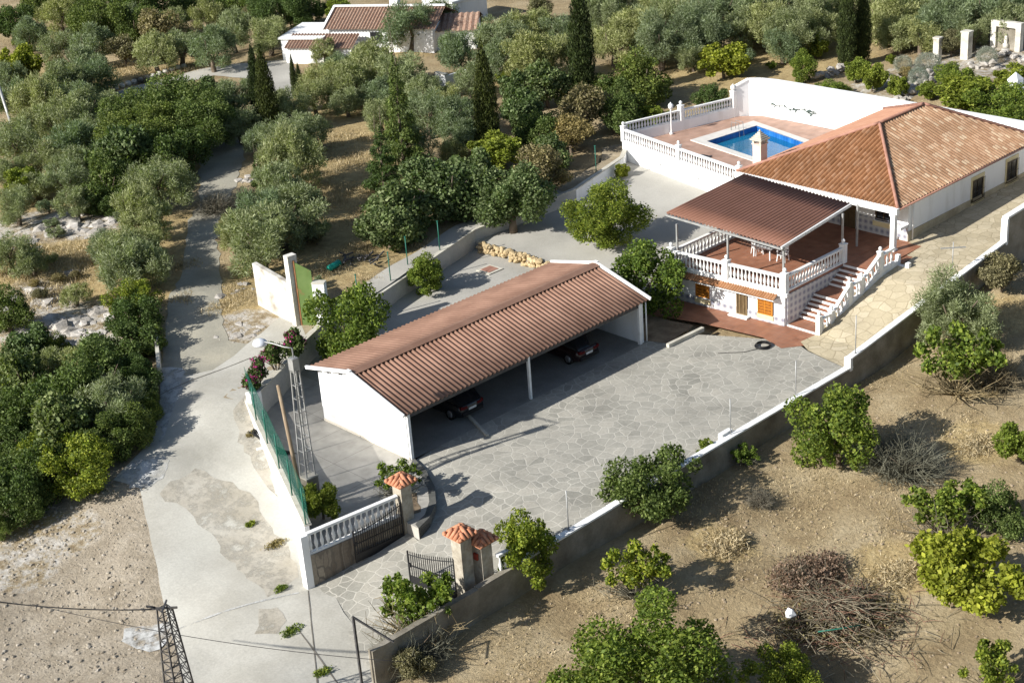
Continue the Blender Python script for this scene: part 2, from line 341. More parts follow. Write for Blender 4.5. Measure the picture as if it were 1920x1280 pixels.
def h0(x, y):
    x = np.asarray(x, float); y = np.asarray(y, float); num = np.zeros_like(x); den = np.zeros_like(x)
    for a, b, z in cps:
        wt = 1 / ((x - a) ** 2 + (y - b) ** 2 + 6.) ** 1.7; num += wt * z; den += wt
    return num / den + .05 * np.sin(x * .9 + y * .4) + .05 * np.sin(y * 1.1 - x * .3)
def hh(x, y):
    z = h0(x, y); ins = inpoly(np.asarray(x), np.asarray(y), HOLE)
    zcc = np.interp(x, [-14, -8.3, -4, 1.5], [-1.75, -1.25, -.58, 0]); return np.where(ins, np.minimum(z, zcc - .35), z)
def H(x, y): return float(h0(np.array([x]), np.array([y]))[0])
def G(px, py, up=0.):
    # point of the terrain seen at a pixel
    z = 1.
    for _ in range(12):
        p = P(px, py, z + up); z = .5 * z + .5 * H(p[0], p[1])
    p = P(px, py, z + up); return np.array([p[0], p[1], z])
def axis(a, b, st, far):
    core = np.arange(a, b + st, st); o = [core]; x = b + st; k = st
    ex = []
    while x < far: k *= 1.35; x += k; ex.append(x)
    x = a; k = st; en = []
    while x > -far: k *= 1.35; x -= k; en.append(x)
    return np.array(en[::-1] + list(core) + ex)
xs = axis(-34, 95, .6, 3500); ys = axis(-32, 130, .6, 3500)
XX, YY = np.meshgrid(xs, ys); ZZ = hh(XX, YY)
nx, ny = len(xs), len(ys)
me = bpy.data.meshes.new('ground')
vv = np.stack([XX.ravel(), YY.ravel(), ZZ.ravel()], 1)
idx = np.arange(nx * ny).reshape(ny, nx)
ff = np.stack([idx[:-1, :-1].ravel(), idx[:-1, 1:].ravel(), idx[1:, 1:].ravel(), idx[1:, :-1].ravel()], 1)
me.vertices.add(len(vv)); me.vertices.foreach_set('co', vv.astype(np.float32).ravel())
me.loops.add(len(ff) * 4); me.loops.foreach_set('vertex_index', ff.astype(np.int32).ravel())
me.polygons.add(len(ff)); me.polygons.foreach_set('loop_start', np.arange(0, len(ff) * 4, 4, dtype=np.int32)); me.polygons.foreach_set('loop_total', np.full(len(ff), 4, np.int32))
me.update(calc_edges=True); me.polygons.foreach_set('use_smooth', np.ones(len(ff), bool))
# masks: r = dry yellow grass, g = rocky pale ground, b = gravelly dirt
rm = np.zeros(nx * ny); gm = np.zeros(nx * ny); bm_ = np.zeros(nx * ny)
def blob(arr, px, py, r, k=1.):
    p = G(px, py); d = np.hypot(vv[:, 0] - p[0], vv[:, 1] - p[1]); arr[:] = np.maximum(arr, k * np.clip(1.6 - d / r * 1.2, 0, 1))
for a in [(150, 480, 6), (170, 530, 6), (200, 450, 5), (60, 500, 5), (230, 420, 3), (40, 400, 4), (80, 580, 4), (650, 260, 5), (640, 310, 4), (660, 360, 4), (640, 400, 3), (680, 340, 3), (660, 220, 4), (100, 260, 3), (60, 330, 3), (180, 320, 3), (230, 150, 4), (60, 150, 5), (900, 160, 3), (560, 480, 2), (500, 520, 2), (330, 330, 2.5), (260, 135, 6), (320, 130, 5), (620, 500, 3), (660, 480, 3), (600, 460, 3), (440, 560, 3), (470, 600, 2.5), (700, 470, 3), (1350, 1020, 1.6, .8), (1690, 1060, 2, .8), (1840, 830, 2, .8), (1650, 1100, 1.5, .7), (1830, 720, 1.6, .8), (1900, 590, 2, .8), (360, 420, 2.5), (340, 540, 1.5), (560, 540, 2), (1500, 110, 6), (1400, 150, 5), (1250, 130, 5), (750, 90, 4), (1240, 600, 1), (380, 690, 1), (40, 880, 3), (60, 1010, 2)]:
    blob(rm, *a)
for a in [(60, 420, 3), (110, 430, 2), (180, 420, 2.5), (60, 570, 2.5), (110, 600, 3), (140, 630, 3), (30, 610, 2), (460, 610, 2), (440, 630, 1.5), (1850, 480, 2), (1700, 150, 4), (1850, 120, 5), (130, 1000, 1.5), (30, 1060, 2)]:
    blob(gm, *a)
for a in [(150, 1100, 9), (250, 960, 4), (60, 1200, 8), (250, 1200, 6), (180, 1000, 5), (200, 1280, 6), (0, 1250, 8)]:
    blob(bm_, *a)
ca = me.color_attributes.new('region', 'FLOAT_COLOR', 'POINT')
ca.data.foreach_set('color', np.stack([rm, gm, bm_, np.ones_like(rm)], 1).astype(np.float32).ravel())
ground = bpy.data.objects.new('ground', me); C.objects.link(ground); tag(ground, kind='structure')
M, n, l, b, tc = base('ground_soil', .95, .1)
v = tc.outputs['Object']; v_low = v; at = n.new('ShaderNodeAttribute'); at.attribute_name = 'region'; sp = n.new('ShaderNodeSeparateColor'); l.new(at.outputs['Color'], sp.inputs[0])
soil = ramp(n, l, noise(n, l, v, .35, 8, .65), [(.28, (.215, .155, .085)), (.5, (.33, .255, .148)), (.72, (.44, .36, .23))])
grass = ramp(n, l, noise(n, l, v, 1.6, 7, .7), [(.3, (.27, .195, .095)), (.55, (.40, .305, .155)), (.75, (.49, .39, .22))])
rock = ramp(n, l, noise(n, l, v, 1.3, 9, .75), [(.36, (.20, .15, .09)), (.46, (.33, .27, .18)), (.53, (.42, .38, .32)), (.66, (.56, .53, .48))])
grav = ramp(n, l, noise(n, l, v, .8, 8, .7), [(.3, (.26, .215, .155)), (.52, (.365, .31, .235)), (.72, (.46, .40, .315))])
def edge(src, lo=.35, hi=.6):
    nf = noise(n, l, v, 1.1, 6, .65); mm = n.new('ShaderNodeMath'); mm.operation = 'MULTIPLY_ADD'; l.new(nf, mm.inputs[0]); mm.inputs[1].default_value = .9; l.new(src, mm.inputs[2])
    return ramp(n, l, mm.outputs[0], [(.62, 0.), (.90, 1.)])
c = mixc(n, l, soil, grav, edge(sp.outputs[2])); c = mixc(n, l, c, grass, edge(sp.outputs[0])); c = mixc(n, l, c, rock, edge(sp.outputs[1]))
fine = ramp(n, l, noise(n, l, v, 6, 6, .75), [(.25, .74), (.75, 1.22)]); c = mixc(n, l, c, fine, 1, 'MULTIPLY')
l.new(c, b.inputs['Base Color']); bumpn(n, l, b, noise(n, l, v, 4.5, 7, .7), .9, .12)
me.materials.append(M)

def drape(name, poly, zf, material, lift=.03, step=.6, kind='structure', smooth=True):
    bm = bmesh.new(); vs = [bm.verts.new((p[0], p[1], 0)) for p in poly]; f = bm.faces.new(vs); bmesh.ops.triangulate(bm, faces=[f])
    if step:
        for ax in (0, 1):
            lo = min(p[ax] for p in poly); hi = max(p[ax] for p in poly); k = math.floor(lo / step) + 1
            while k * step < hi:
                co_ = [0, 0, 0]; co_[ax] = k * step; no = [0, 0, 0]; no[ax] = 1
                bmesh.ops.bisect_plane(bm, geom=bm.verts[:] + bm.edges[:] + bm.faces[:], plane_co=co_, plane_no=no); k += 1
    bmesh.ops.recalc_face_normals(bm, faces=bm.faces[:])
    for v_ in bm.verts: v_.co.z = (zf(v_.co.x, v_.co.y) if callable(zf) else zf) + lift
    bm.normal_update()
    if sum(f.normal.z for f in bm.faces) < 0: bmesh.ops.reverse_faces(bm, faces=bm.faces[:])
    me = bpy.data.meshes.new(name); bm.to_mesh(me); bm.free(); me.materials.append(material)
    o = bpy.data.objects.new(name, me); C.objects.link(o)
    if kind: o['kind'] = kind
    return o
def gp(pts): return [G(*p)[:2] for p in pts]
def wob(poly, amp=.12, st=.5, seed=1):
    r = random.Random(seed); out = []
    for i in range(len(poly)):
        a = np.array(poly[i][:2]); b = np.array(poly[(i + 1) % len(poly)][:2]); k = max(1, int(np.linalg.norm(b - a) / st))
        for j in range(k): out.append(a + (b - a) * j / k + np.array([r.uniform(-amp, amp), r.uniform(-amp, amp)]))
    return out
hz = lambda x, y: H(x, y)
# concrete road and the older track above it
RD = gp([(348, 1290), (318, 1180), (300, 1100), (283, 1010), (262, 915), (212, 900), (245, 868), (290, 815), (302, 745)]) + gp([(305, 700), (350, 705), (400, 695), (440, 668), (490, 625), (530, 590), (560, 600), (575, 640)]) + [(3.0, 13.2), tuple(GB), tuple(GA), tuple(GA + (.1, -.3))] + gp([(610, 1100), (665, 1175), (730, 1300)])
drape('road', wob(RD, .06, 1.0, 2), hz, ROAD, .035)
TR = gp([(304, 745), (300, 690), (305, 640), (318, 560), (345, 500), (352, 420), (372, 380), (375, 320), (368, 268), (420, 255), (455, 262), (458, 300), (440, 350), (412, 395), (408, 450), (412, 520), (418, 600), (430, 640), (470, 645), (440, 672), (400, 702), (350, 712)])
drape('track', wob(TR, .16, .7, 3), hz, TRACK, .022)
TR2 = gp([(200, 178), (300, 150), (380, 130), (470, 118), (540, 112), (552, 130), (550, 185), (505, 185), (480, 150), (400, 143), (320, 160), (215, 190)])
drape('upper_road', wob(TR2, .15, 1.0, 4), hz, YARD, .03)
# worn dirt over the concrete, and pale cement spills
tag(drape('dirt_patch', wob(gp([(320, 905), (300, 930), (355, 960), (400, 1010), (440, 1060), (500, 1118), (548, 1092), (566, 1080), (520, 1000), (470, 925), (420, 900), (370, 880)]), .15, .5, 5), hz, DIRTR, .041))
tag(drape('dirt_patch', wob(gp([(485, 1145), (525, 1138), (540, 1165), (520, 1190), (480, 1188)]), .12, .4, 6), hz, DIRTR, .045))
tag(drape('dirt_patch', wob(gp([(462, 740), (440, 770), (450, 830), (492, 900), (520, 935), (500, 850), (480, 780)]), .15, .5, 16), hz, DIRTR, .043))
tag(drape('cement_spill', wob(gp([(218, 893), (250, 912), (300, 905), (318, 880), (300, 858), (262, 860)]), .25, .4, 7), hz, PALEP, .048))
tag(drape('cement_spill', wob(gp([(245, 1180), (290, 1165), (318, 1175), (322, 1205), (270, 1220), (240, 1205)]), .3, .4, 8), hz, PALEP, .05))
tag(drape('cement_spill', wob(gp([(303, 690), (345, 690), (340, 735), (318, 790), (302, 830)]), .12, .5, 9), hz, PALEP, .046))
VERGE = concrete('verge_soil', (.24, .185, .12), (.33, .27, .18), (.42, .35, .25), .8, 7, .5)
drape('path', [(10.0, 15.6), (22, 19.0), (30.85, 18.2), (30.75, 19.8), (22, 20.6), (9.6, 17.2)], hz, YARD, .03)
drape('verge', [(-2.3, 10.4), (3.15, 13.2), (6.2, 14.7), (10.0, 15.6), (9.55, 17.2), (5.6, 16.2), (2.7, 14.9), (-2.9, 11.9)], hz, VERGE, .032)
drape('verge', [(30.85, 18.2), (37.4, 19.8), (39.0, 21.1), (49.0, 18.6), (49.6, 19.6), (39.1, 23.2), (36.8, 21.2), (30.75, 19.8)], hz, VERGE, .032)
JOINT = concrete('joint_filler', (.12, .11, .09), (.16, .145, .12), (.22, .20, .17), 2, 9, .1)
def joint(a, b, wd, M, lift=.052):
    A_, B_ = np.array(G(*a)[:2]), np.array(G(*b)[:2]); d = (B_ - A_) / np.linalg.norm(B_ - A_); q = np.array([-d[1], d[0]]) * wd / 2
    drape('slab_joint', wob([A_ - q, B_ - q, B_ + q, A_ + q], .012, .7, int(a[0])), hz, M, lift)
joint((578, 1108), (596, 1290), .05, JOINT); joint((562, 1185), (640, 1290), .06, JOINT); joint((330, 1182), (560, 1112), .10, PALEP, .056); joint((300, 742), (470, 672), .05, JOINT)
# ---------------------------------------------------------------- court, yards, ramp, patio
def rampz(x, y=0): return float(np.interp(x, [21.6, 24, 30, 33.3, 50], [0, .12, 1.7, 2.05, 2.5]))
CT = [(-9.95, -5.45), (0, -5.3)]
G1 = PC(762, 995)[:2]; GC = PC(584, 1098)[:2]
ARC = [tuple(P(a, b, -.02)[:2]) for a, b in ((776, 860), (799, 883), (815, 913), (818, 945), (805, 972), (785, 992))]
court = [PC(600, 1102)[:2], tuple(GC + (.1, .3)), tuple(G1 + (0, .3))] + [(p[0] - .1, p[1]) for p in ARC[::-1]] + [(-.05, -.1), (17.9, -.1), (18.6, -1.0), (20.3, -1.8), (21.2, -3.4), (22.8, -6.6), (22.2, -8.0), (21.6, -11.3), (-8, -11.3), PC(690, 1248)[:2], PC(650, 1180)[:2]]
drape('court_paving', court, zc, CRAZY, .03, 1.0)
SPV = [tuple(GA + (.12, -.1)), tuple(G1 + (-.1, .05))] + ARC[::-1] + [(.2, .1), (.2, 7.0), (4.0, 7), (4.0, 13.6), tuple(GB + (.3, .1))]
MB().prism(SPV, -1.6, .026).build('side_paving', SIDEP)['kind'] = 'structure'
drape('lower_yard', [(4.004, 6.9), (24, 6.9), (24, 2.6), (22.2, 12), (21.9, 18.9), (10, 15.6), (4.004, 13.6)], 0, YARD, .026, None)
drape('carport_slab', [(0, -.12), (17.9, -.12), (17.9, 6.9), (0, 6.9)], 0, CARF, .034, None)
yz = lambda x, y: .5 + .035 * (x - 22) 
UY = [(22.2, 2.6), (33.2, 2.6), (33.2, 6), (37, 6), (39.0, 21), (37, 20.4), (30.9, 18.2), (22, 18.9)]
MB().prism(UY, -.4, lambda p: yz(*p[:2])).build('upper_yard', YARD)['kind'] = 'structure'
bpy.data.objects['upper_yard'].location.z += .03
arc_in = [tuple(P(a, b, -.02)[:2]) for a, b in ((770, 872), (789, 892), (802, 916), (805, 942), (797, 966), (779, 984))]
MB().prism(ARC + arc_in[::-1], -1.2, .05).build('curved_kerb', concrete('shaded_kerb', (.07, .07, .065), (.11, .11, .10), (.15, .145, .135), 1, 9))['kind'] = 'structure'  # kerb's dark colour holds the shadow along the step in level
rp = [(21.6, -11.3), (50.3, -11.3), (50.3, -6.0), (33.2, -6.0), (33.2, -7.2), (24.2, -7.2), (22.85, -7.0), (22.2, -8.0)]
drape('ramp_paving', rp, rampz, RAMPM, .036, 1.0)
drape('patio_tiles', [P(1222, 592)[:2], (23.4, 3.0), (24.2, -4.9), (24.3, -7.3), (22.9, -7.6), (21.6, -6.6), P(1430, 634)[:2], P(1310, 606)[:2]], 0, TERRA, .045, None)
SOILB = concrete('bed_soil', (.12, .085, .055), (.20, .15, .10), (.27, .21, .14), 1.2, 6, .8)
drape('planting_bed', wob([P(1200, 600)[:2], P(1225, 594)[:2], P(1300, 612)[:2], P(1255, 645)[:2], P(1205, 640)[:2]], .05, .5, 3), 0, SOILB, .05, .4)
drape('planting_bed', wob([P(765, 968)[:2], P(790, 960)[:2], P(780, 925)[:2], P(745, 922)[:2]], .05, .4, 3), 0, SOILB, .04, .4)
def PY(px, py, y):
    d = (px - 960) * CX + (640 - py) * CU + FPX * F
    return CAM + d * ((y - CAM[1]) / d[1])
def PX(px, py, x):
    d = (px - 960) * CX + (640 - py) * CU + FPX * F
    return CAM + d * ((x - CAM[0]) / d[0])
# ---------------------------------------------------------------- building helpers
def corr(name, poly, pitch, amp, axis_, material, parent=None, prof='sin', thick=.02):
    # poly: 3-D planar corners; waves repeat along world axis_ (0 = x, 1 = y) and displace upwards
    bm = bmesh.new(); vs = [bm.verts.new(tuple(map(float, p))) for p in poly]; bm.faces.new(vs)
    lo = min(p[axis_] for p in poly); hi = max(p[axis_] for p in poly); st = pitch / 6; k = math.floor(lo / st) + 1
    no = [0, 0, 0]; no[axis_] = 1
    while k * st < hi - 1e-4:
        c0 = [0, 0, 0]; c0[axis_] = k * st
        bmesh.ops.bisect_plane(bm, geom=bm.verts[:] + bm.edges[:] + bm.faces[:], plane_co=c0, plane_no=no, dist=1e-5); k += 1
    bm.normal_update()
    if sum(f.normal.z for f in bm.faces) < 0: bmesh.ops.reverse_faces(bm, faces=bm.faces[:])
    for v_ in bm.verts:
        t = v_.co[axis_] / pitch * 2 * math.pi
        v_.co.z += amp * (abs(math.sin(t / 2)) * 2 - 1 if prof == 'tile' else math.sin(t))
    me = bpy.data.meshes.new(name); bm.to_mesh(me); bm.free(); me.materials.append(material)
    me.polygons.foreach_set('use_smooth', [prof != 'tile'] * len(me.polygons))
    o = bpy.data.objects.new(name, me); C.objects.link(o)
    s = o.modifiers.new('thickness', 'SOLIDIFY'); s.thickness = thick; s.offset = -1
    if parent:
        o.parent = parent
        if parent.type == 'EMPTY': o.location = -Vector(parent.location)
    return o
BAL = MB().lathe([(.075, 0), (.075, .05), (.045, .07), (.05, .12), (.085, .24), (.09, .32), (.06, .46), (.04, .56), (.04, .66), (.06, .69), (.07, .71), (.07, .76)], 10)
bal_src = BAL.build('baluster', WHITEC); bal_mesh = bal_src.data; bpy.data.objects.remove(bal_src)
FIN = MB().lathe([(.10, 0), (.07, .04), (.05, .07), (.10, .11), (.125, .17), (.12, .24), (.07, .30), (.02, .33)], 12)
fin_src = FIN.build('finial', WHITEC); fin_mesh = fin_src.data; bpy.data.objects.remove(fin_src)
def newobj(name, mesh, parent, loc, scale=(1, 1, 1)):
    o = bpy.data.objects.new(name, mesh); C.objects.link(o); o.parent = parent; o.location = loc; o.scale = scale; return o
def balustrade(root, p0, p1, z0, z1, n, hgt=1.0, base_h=.10, rail=.22, post0=None, post1=None, M=None, wid=.2):
    """rails and balusters between two plan points; z0, z1 are the floor heights at the ends"""
    M = M or WHITEC; p0 = np.array(p0[:2], float); p1 = np.array(p1[:2], float); R0 = np.array(root.location)
    MB().wall(p0, p1, wid, z0, z1, z0 + base_h, z1 + base_h).build('bottom_rail', M, root)
    MB().wall(p0, p1, rail, z0 + hgt - .12, z1 + hgt - .12, z0 + hgt, z1 + hgt).build('top_rail', M, root)
    bh = hgt - .12 - base_h + .02
    for i in range(n):
        t = (i + .5) / n; p = p0 + (p1 - p0) * t; z = z0 + (z1 - z0) * t + base_h - .01
        newobj('baluster', bal_mesh, root, (p[0] - R0[0], p[1] - R0[1], z - R0[2]), (1, 1, bh / .76))
def post(root, p, z0, z1, w_=.3, finial=True, M=None, z_fin=1.):
    o = MB().box((p[0] - w_ / 2, p[1] - w_ / 2, z0), (p[0] + w_ / 2, p[1] + w_ / 2, z1)).box((p[0] - w_ / 2 - .03, p[1] - w_ / 2 - .03, z1 + .001), (p[0] + w_ / 2 + .03, p[1] + w_ / 2 + .03, z1 + .06)).build('post', M or WHITEC, root)
    if finial: newobj('finial', fin_mesh, o, (p[0], p[1], z1 + .055), (z_fin,) * 3)
    return o
def opening(root, kind, x0, x1, z0, z1, y=None, x=None, frame=BRWOOD, pane=GLASS, out=-1, fw=.07, bars=(2, 3), surround=None, grille=False, depth=.03):
    """window or door on a wall plane y=const (spans x0..x1) or x=const (x0..x1 are then y values); out = sign of the outward normal"""
    def bx(mb, a0, a1, c0, c1, d0, d1):
        d0, d1 = sorted((d0 * out, d1 * out))
        if y is not None: mb.box((a0, y + d0, c0), (a1, y + d1, c1))
        else: mb.box((x + d0, a0, c0), (x + d1, a1, c1))
    fr = MB(); bx(fr, x0, x1, z0, z0 + fw, .004, depth + .03); bx(fr, x0, x1, z1 - fw, z1, .004, depth + .03); bx(fr, x0, x0 + fw, z0 + fw, z1 - fw, .004, depth + .03); bx(fr, x1 - fw, x1, z0 + fw, z1 - fw, .004, depth + .03)
    wi, hi = (x1 - x0 - 2 * fw), (z1 - z0 - 2 * fw)
    for i in range(1, bars[0]): bx(fr, x0 + fw + wi * i / bars[0] - .02, x0 + fw + wi * i / bars[0] + .02, z0 + fw, z1 - fw, .012, depth + .02)
    for i in range(1, bars[1]): bx(fr, x0 + fw, x1 - fw, z0 + fw + hi * i / bars[1] - .02, z0 + fw + hi * i / bars[1] + .02, .012, depth + .018)
    o = fr.build(kind, frame, root)
    pn = MB(); bx(pn, x0 + fw, x1 - fw, z0 + fw, z1 - fw, .003, depth - .012); pn.build('pane' if kind == 'window' else 'panel', pane, o)
    if surround:
        s = MB(); e = .14; bx(s, x0 - e, x1 + e, z1 + .001, z1 + e + .1, .003, .05); bx(s, x0 - e, x1 + e, z0 - e - .12, z0 - .001, .003, .07)
        bx(s, x0 - e, x0 - .001, z0, z1, .003, .05); bx(s, x1 + .001, x1 + e, z0, z1, .003, .05); s.build('surround', surround, o)
    if grille:
        g = MB()
        k = int((x1 - x0) / .13)
        for i in range(k + 1): a = x0 + (x1 - x0) * i / k; bx(g, a - .008, a + .008, z0 - .03, z1 + .03, .16, .176)
        for c0 in (z0, (z0 + z1) / 2, z1): bx(g, x0 - .03, x1 + .03, c0 - .01, c0 + .01, .178, .19)
        g.build('grille', IRON, o)
    return o
# ---------------------------------------------------------------- carport
cp = empty('carport', (8.7, 3.5, 0), 'long open carport with white walls under a red corrugated gable roof, two dark cars inside', 'carport')
RX0, RX1, RYF, RYR, RYB = -.22, 17.95, -.22, 3.85, 7.6
ZF, ZR, ZB = 2.62, 3.80, 3.02
def roofz(y): return float(np.interp(y, [RYF, RYR, RYB], [ZF, ZR, ZB])) - .09
def gable(x0, x1, nm):
    mb = MB(); ysq = [0., RYR, 6.95]; a = [(x0, 0, 0), (x0, 6.95, 0), (x0, 6.95, roofz(6.95)), (x0, RYR, roofz(RYR)), (x0, 0, roofz(0))]
    b_ = [(x1, p[1], p[2]) for p in a]
    mb.add(a + b_, [(4, 3, 2, 1, 0)] + [(5, 6, 7, 8, 9)] + [(i, (i + 1) % 5, 5 + (i + 1) % 5, 5 + i) for i in range(5)]); return mb
gable(0, .25, '').build('wall', WHITE, cp)
gable(17.4, 17.6, '').build('wall', WHITE, cp)
MB().box((.252, 6.75, 0), (17.398, 6.95, roofz(6.95) - .02)).build('wall', WHITE, cp)
MB().box((-.03, -.03, 0), (.28, 6.98, .16)).build('plinth', mat('cream_plinth', (.66, .60, .50), .8, (.72, .67, .58), 2), cp)
ft = corr('roof_sheet', [(RX0, RYF, ZF), (RX1, RYF, ZF), (RX1, RYR, ZR), (RX0, RYR, ZR)], .30, .055, 0, CROOF, cp)
bt = corr('roof_sheet', [(RX0, RYR, ZR), (RX1, RYR, ZR), (RX1, RYB, ZB), (RX0, RYB, ZB)], .30, .042, 0, CROOF, cp)
rc = MB(); rc.add([(RX0, RYR - .34, ZR - .03), (RX1, RYR - .34, ZR - .03), (RX1, RYR, ZR + .085), (RX0, RYR, ZR + .085), (RX0, RYR + .34, ZR - .0), (RX1, RYR + .34, ZR - .0)], [(0, 1, 2, 3), (3, 2, 5, 4)]); rc.build('ridge_cap', CROOF, cp)
for xx, nm in ((RX0 - .05, ''), (RX1 + .05, '')):
    vb = MB(); vb.bar((xx, RYF - .05, ZF + .02), (xx, RYR, ZR + .06), .10, .18); vb.bar((xx, RYR, ZR + .06), (xx, RYB, ZB + .02), .10, .18); vb.box((xx - .08, RYR - .14, ZR - .06), (xx + .08, RYR + .14, ZR + .17)); vb.build('verge_trim', WHITEC, cp)
pu = MB()
for y in (.3, 1.5, 2.7, 3.8, 4.9, 5.9, 6.7): pu.box((-.15, y - .05, roofz(y) - .16), (17.5, y + .05, roofz(y) - .02))
pu.build('purlins', DARKST, cp)
MB().box((.25, -.05, ZF - .32), (17.4, .08, ZF - .12)).build('front_beam', DARKST, cp)
MB().box((8.48, -.07, 0), (8.62, .07, ZF - .1)).build('post', WHITEC, cp)
MB().box((17.2, -.08, 0), (17.38, .1, ZF - .1)).build('post', WHITEC, cp)
MB().box((.05, -.12, 0), (.22, -.004, ZF - .1)).build('post', WHITEC, cp)
gt = MB(); gt.tube([(17.75, -.1, .1), (17.75, -.1, ZF - .1)], .04, 6); gt.build('downpipe', WHITEC, cp)
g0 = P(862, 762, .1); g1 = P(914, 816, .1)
MB().bar((g0[0], max(g0[1], .4), .10), (g1[0], g1[1], .10), .16, .12).build('sun_strip', COPE, None); tag(bpy.data.objects['sun_strip'], 'long narrow strip of light built as a pale bar on the carport floor beside the left car', 'strip of light')  # strip of light across the floor, modelled as a solid pale bar

# ---------------------------------------------------------------- cars
CARP = mat('dark_car_paint', (.012, .012, .014), .25, spec=.6); CARP2 = mat('dark_red_car_paint', (.022, .010, .010), .25, spec=.6)
TYRE = mat('tyre_rubber', (.02, .02, .02), .9); RIMM = mat('alloy_rim', (.35, .35, .36), .35, metal=.8)
TAIL = mat('tail_lamp_glass', (.10, .008, .008), .2); PLATE = mat('number_plate', (.65, .65, .62), .5)
def car(name, loc, paint, label, rz=0, hgt=1.45, Ln=4.3):
    r = empty(name, loc, label, 'car', None); r.rotation_euler = (0, 0, rz)
    # stations along y, the tail at y = 0; (y, half width, bottom, belt)
    st = [(0, .62, .42, .78), (.06, .78, .30, .92), (.35, .86, .24, .97), (1.2, .89, .22, .98), (2.6, .89, .22, .96), (3.3, .87, .24, .90), (3.9, .82, .27, .80), (Ln - .12, .72, .30, .68), (Ln, .55, .38, .58)]
    mb = MB(); vs = []
    for y, hw, zb, zt in st:
        for x, z in ((-hw * .92, zb), (-hw, zb + .12), (-hw * 1.01, (zb + zt) / 2), (-hw * .95, zt - .05), (-hw * .82, zt), (hw * .82, zt), (hw * .95, zt - .05), (hw * 1.01, (zb + zt) / 2), (hw, zb + .12), (hw * .92, zb)): vs.append((x, y, z))
    k = 10; fs = [(i * k + j, (i + 1) * k + j, (i + 1) * k + (j + 1) % k, i * k + (j + 1) % k) for i in range(len(st) - 1) for j in range(k)]
    fs += [tuple(range(k)), tuple((len(st) - 1) * k + j for j in reversed(range(k)))]
    mb.add(vs, fs, True); bd = mb.build('body', paint); child(bd, r)
    gh = [(.12, .74, .93), (.55, .66, hgt - .06), (1.0, .63, hgt), (2.1, .62, hgt - .01), (2.5, .62, hgt - .08), (3.25, .74, .92)]
    vs = []
    for y, hw, z in gh: vs += [(-.78, y, .92), (-hw, y, z), (hw, y, z), (.78, y, .92)]
    fs = [(i * 4 + j, (i + 1) * 4 + j, (i + 1) * 4 + j + 1, i * 4 + j + 1) for i in range(len(gh) - 1) for j in range(3)]
    o = MB().add(vs, fs, True).build('windows', GLASS); child(o, r)
    o = MB().add([(-.61, .55, hgt - .04), (.61, .55, hgt - .04), (.60, 1.0, hgt + .015), (-.60, 1.0, hgt + .015), (.59, 2.1, hgt + .01), (-.59, 2.1, hgt + .01), (.58, 2.45, hgt - .055), (-.58, 2.45, hgt - .055)], [(0, 1, 2, 3), (3, 2, 4, 5), (5, 4, 6, 7)], True).build('roof', paint); child(o, r)
    for sx in (-1, 1):
        for y in (.82, Ln - .85):
            wv = MB().tube([(sx * .70, y, .33), (sx * .90, y, .33)], .33, 20).build('wheel', TYRE); child(wv, r)
            mr = MB().tube([(sx * .88, y, .33), (sx * .915, y, .33)], .21, 16)
            for q in range(5): a = q * 1.257; mr.bar((sx * .92, y, .33), (sx * .92, y + .2 * math.cos(a), .33 + .2 * math.sin(a)), .05)
            mr.build('rim', RIMM, wv)
        t = MB().box((sx * .50 - .15, -.01, .72), (sx * .50 + .15, .09, .86)).box((sx * .70 - .08, .0, .74), (sx * .70 + .08, .22, .90)).build('tail_lamp', TAIL); child(t, r)
        t = MB().box((sx * .95 - .08, 2.75, .92), (sx * .95 + .08, 2.87, 1.06)).build('mirror', paint); child(t, r)
    t = MB().box((-.26, -.02, .60), (.26, .0, .72)).build('number_plate', PLATE); child(t, r)
    t = MB().box((-.72, -.05, .36), (.72, .12, .56)).build('bumper', BLACKP); child(t, r)
    return r
a = PY(884, 742, .75); car('parked_car', (a[0] + .0, .75, .05), CARP, 'black car parked nose-in under the left bay of the carport')
a = PY(1104, 640, .55); car('parked_car', (a[0], .55, .05), CARP2, 'dark maroon car parked nose-in under the right bay of the carport', 0, 1.62, 4.5)

# ---------------------------------------------------------------- house
hs = empty('house', (41, -.4, 2.1), 'white villa with hipped clay tile roof, tiled terrace porch and lower storey', 'house')
WY, EX = -6.05, 33.0
HX1 = 48.9
ez, rz_ = 4.82, 7.2
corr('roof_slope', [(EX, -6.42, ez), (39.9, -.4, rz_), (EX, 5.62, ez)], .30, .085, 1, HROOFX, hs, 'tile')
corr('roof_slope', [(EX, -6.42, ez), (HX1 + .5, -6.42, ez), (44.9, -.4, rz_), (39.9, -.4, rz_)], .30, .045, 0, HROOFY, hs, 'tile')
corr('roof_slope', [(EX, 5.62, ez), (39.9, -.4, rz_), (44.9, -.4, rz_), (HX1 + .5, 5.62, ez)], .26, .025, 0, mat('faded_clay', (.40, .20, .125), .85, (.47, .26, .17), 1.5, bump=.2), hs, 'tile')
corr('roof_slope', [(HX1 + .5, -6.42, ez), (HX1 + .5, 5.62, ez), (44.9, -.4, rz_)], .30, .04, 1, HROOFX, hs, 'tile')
def ridgetube(a, b, nm='ridge_tiles', r=.11, M=RIDGE):
    a = np.array(a, float); b = np.array(b, float); k = int(np.linalg.norm(b - a) / .4); pts = []; rs = []
    for i in range(k):
        pts += [a + (b - a) * i / k, a + (b - a) * (i + .96) / k]; rs += [r, r * .84]
    return MB().tube(pts, rs, 8).build(nm, M, hs)
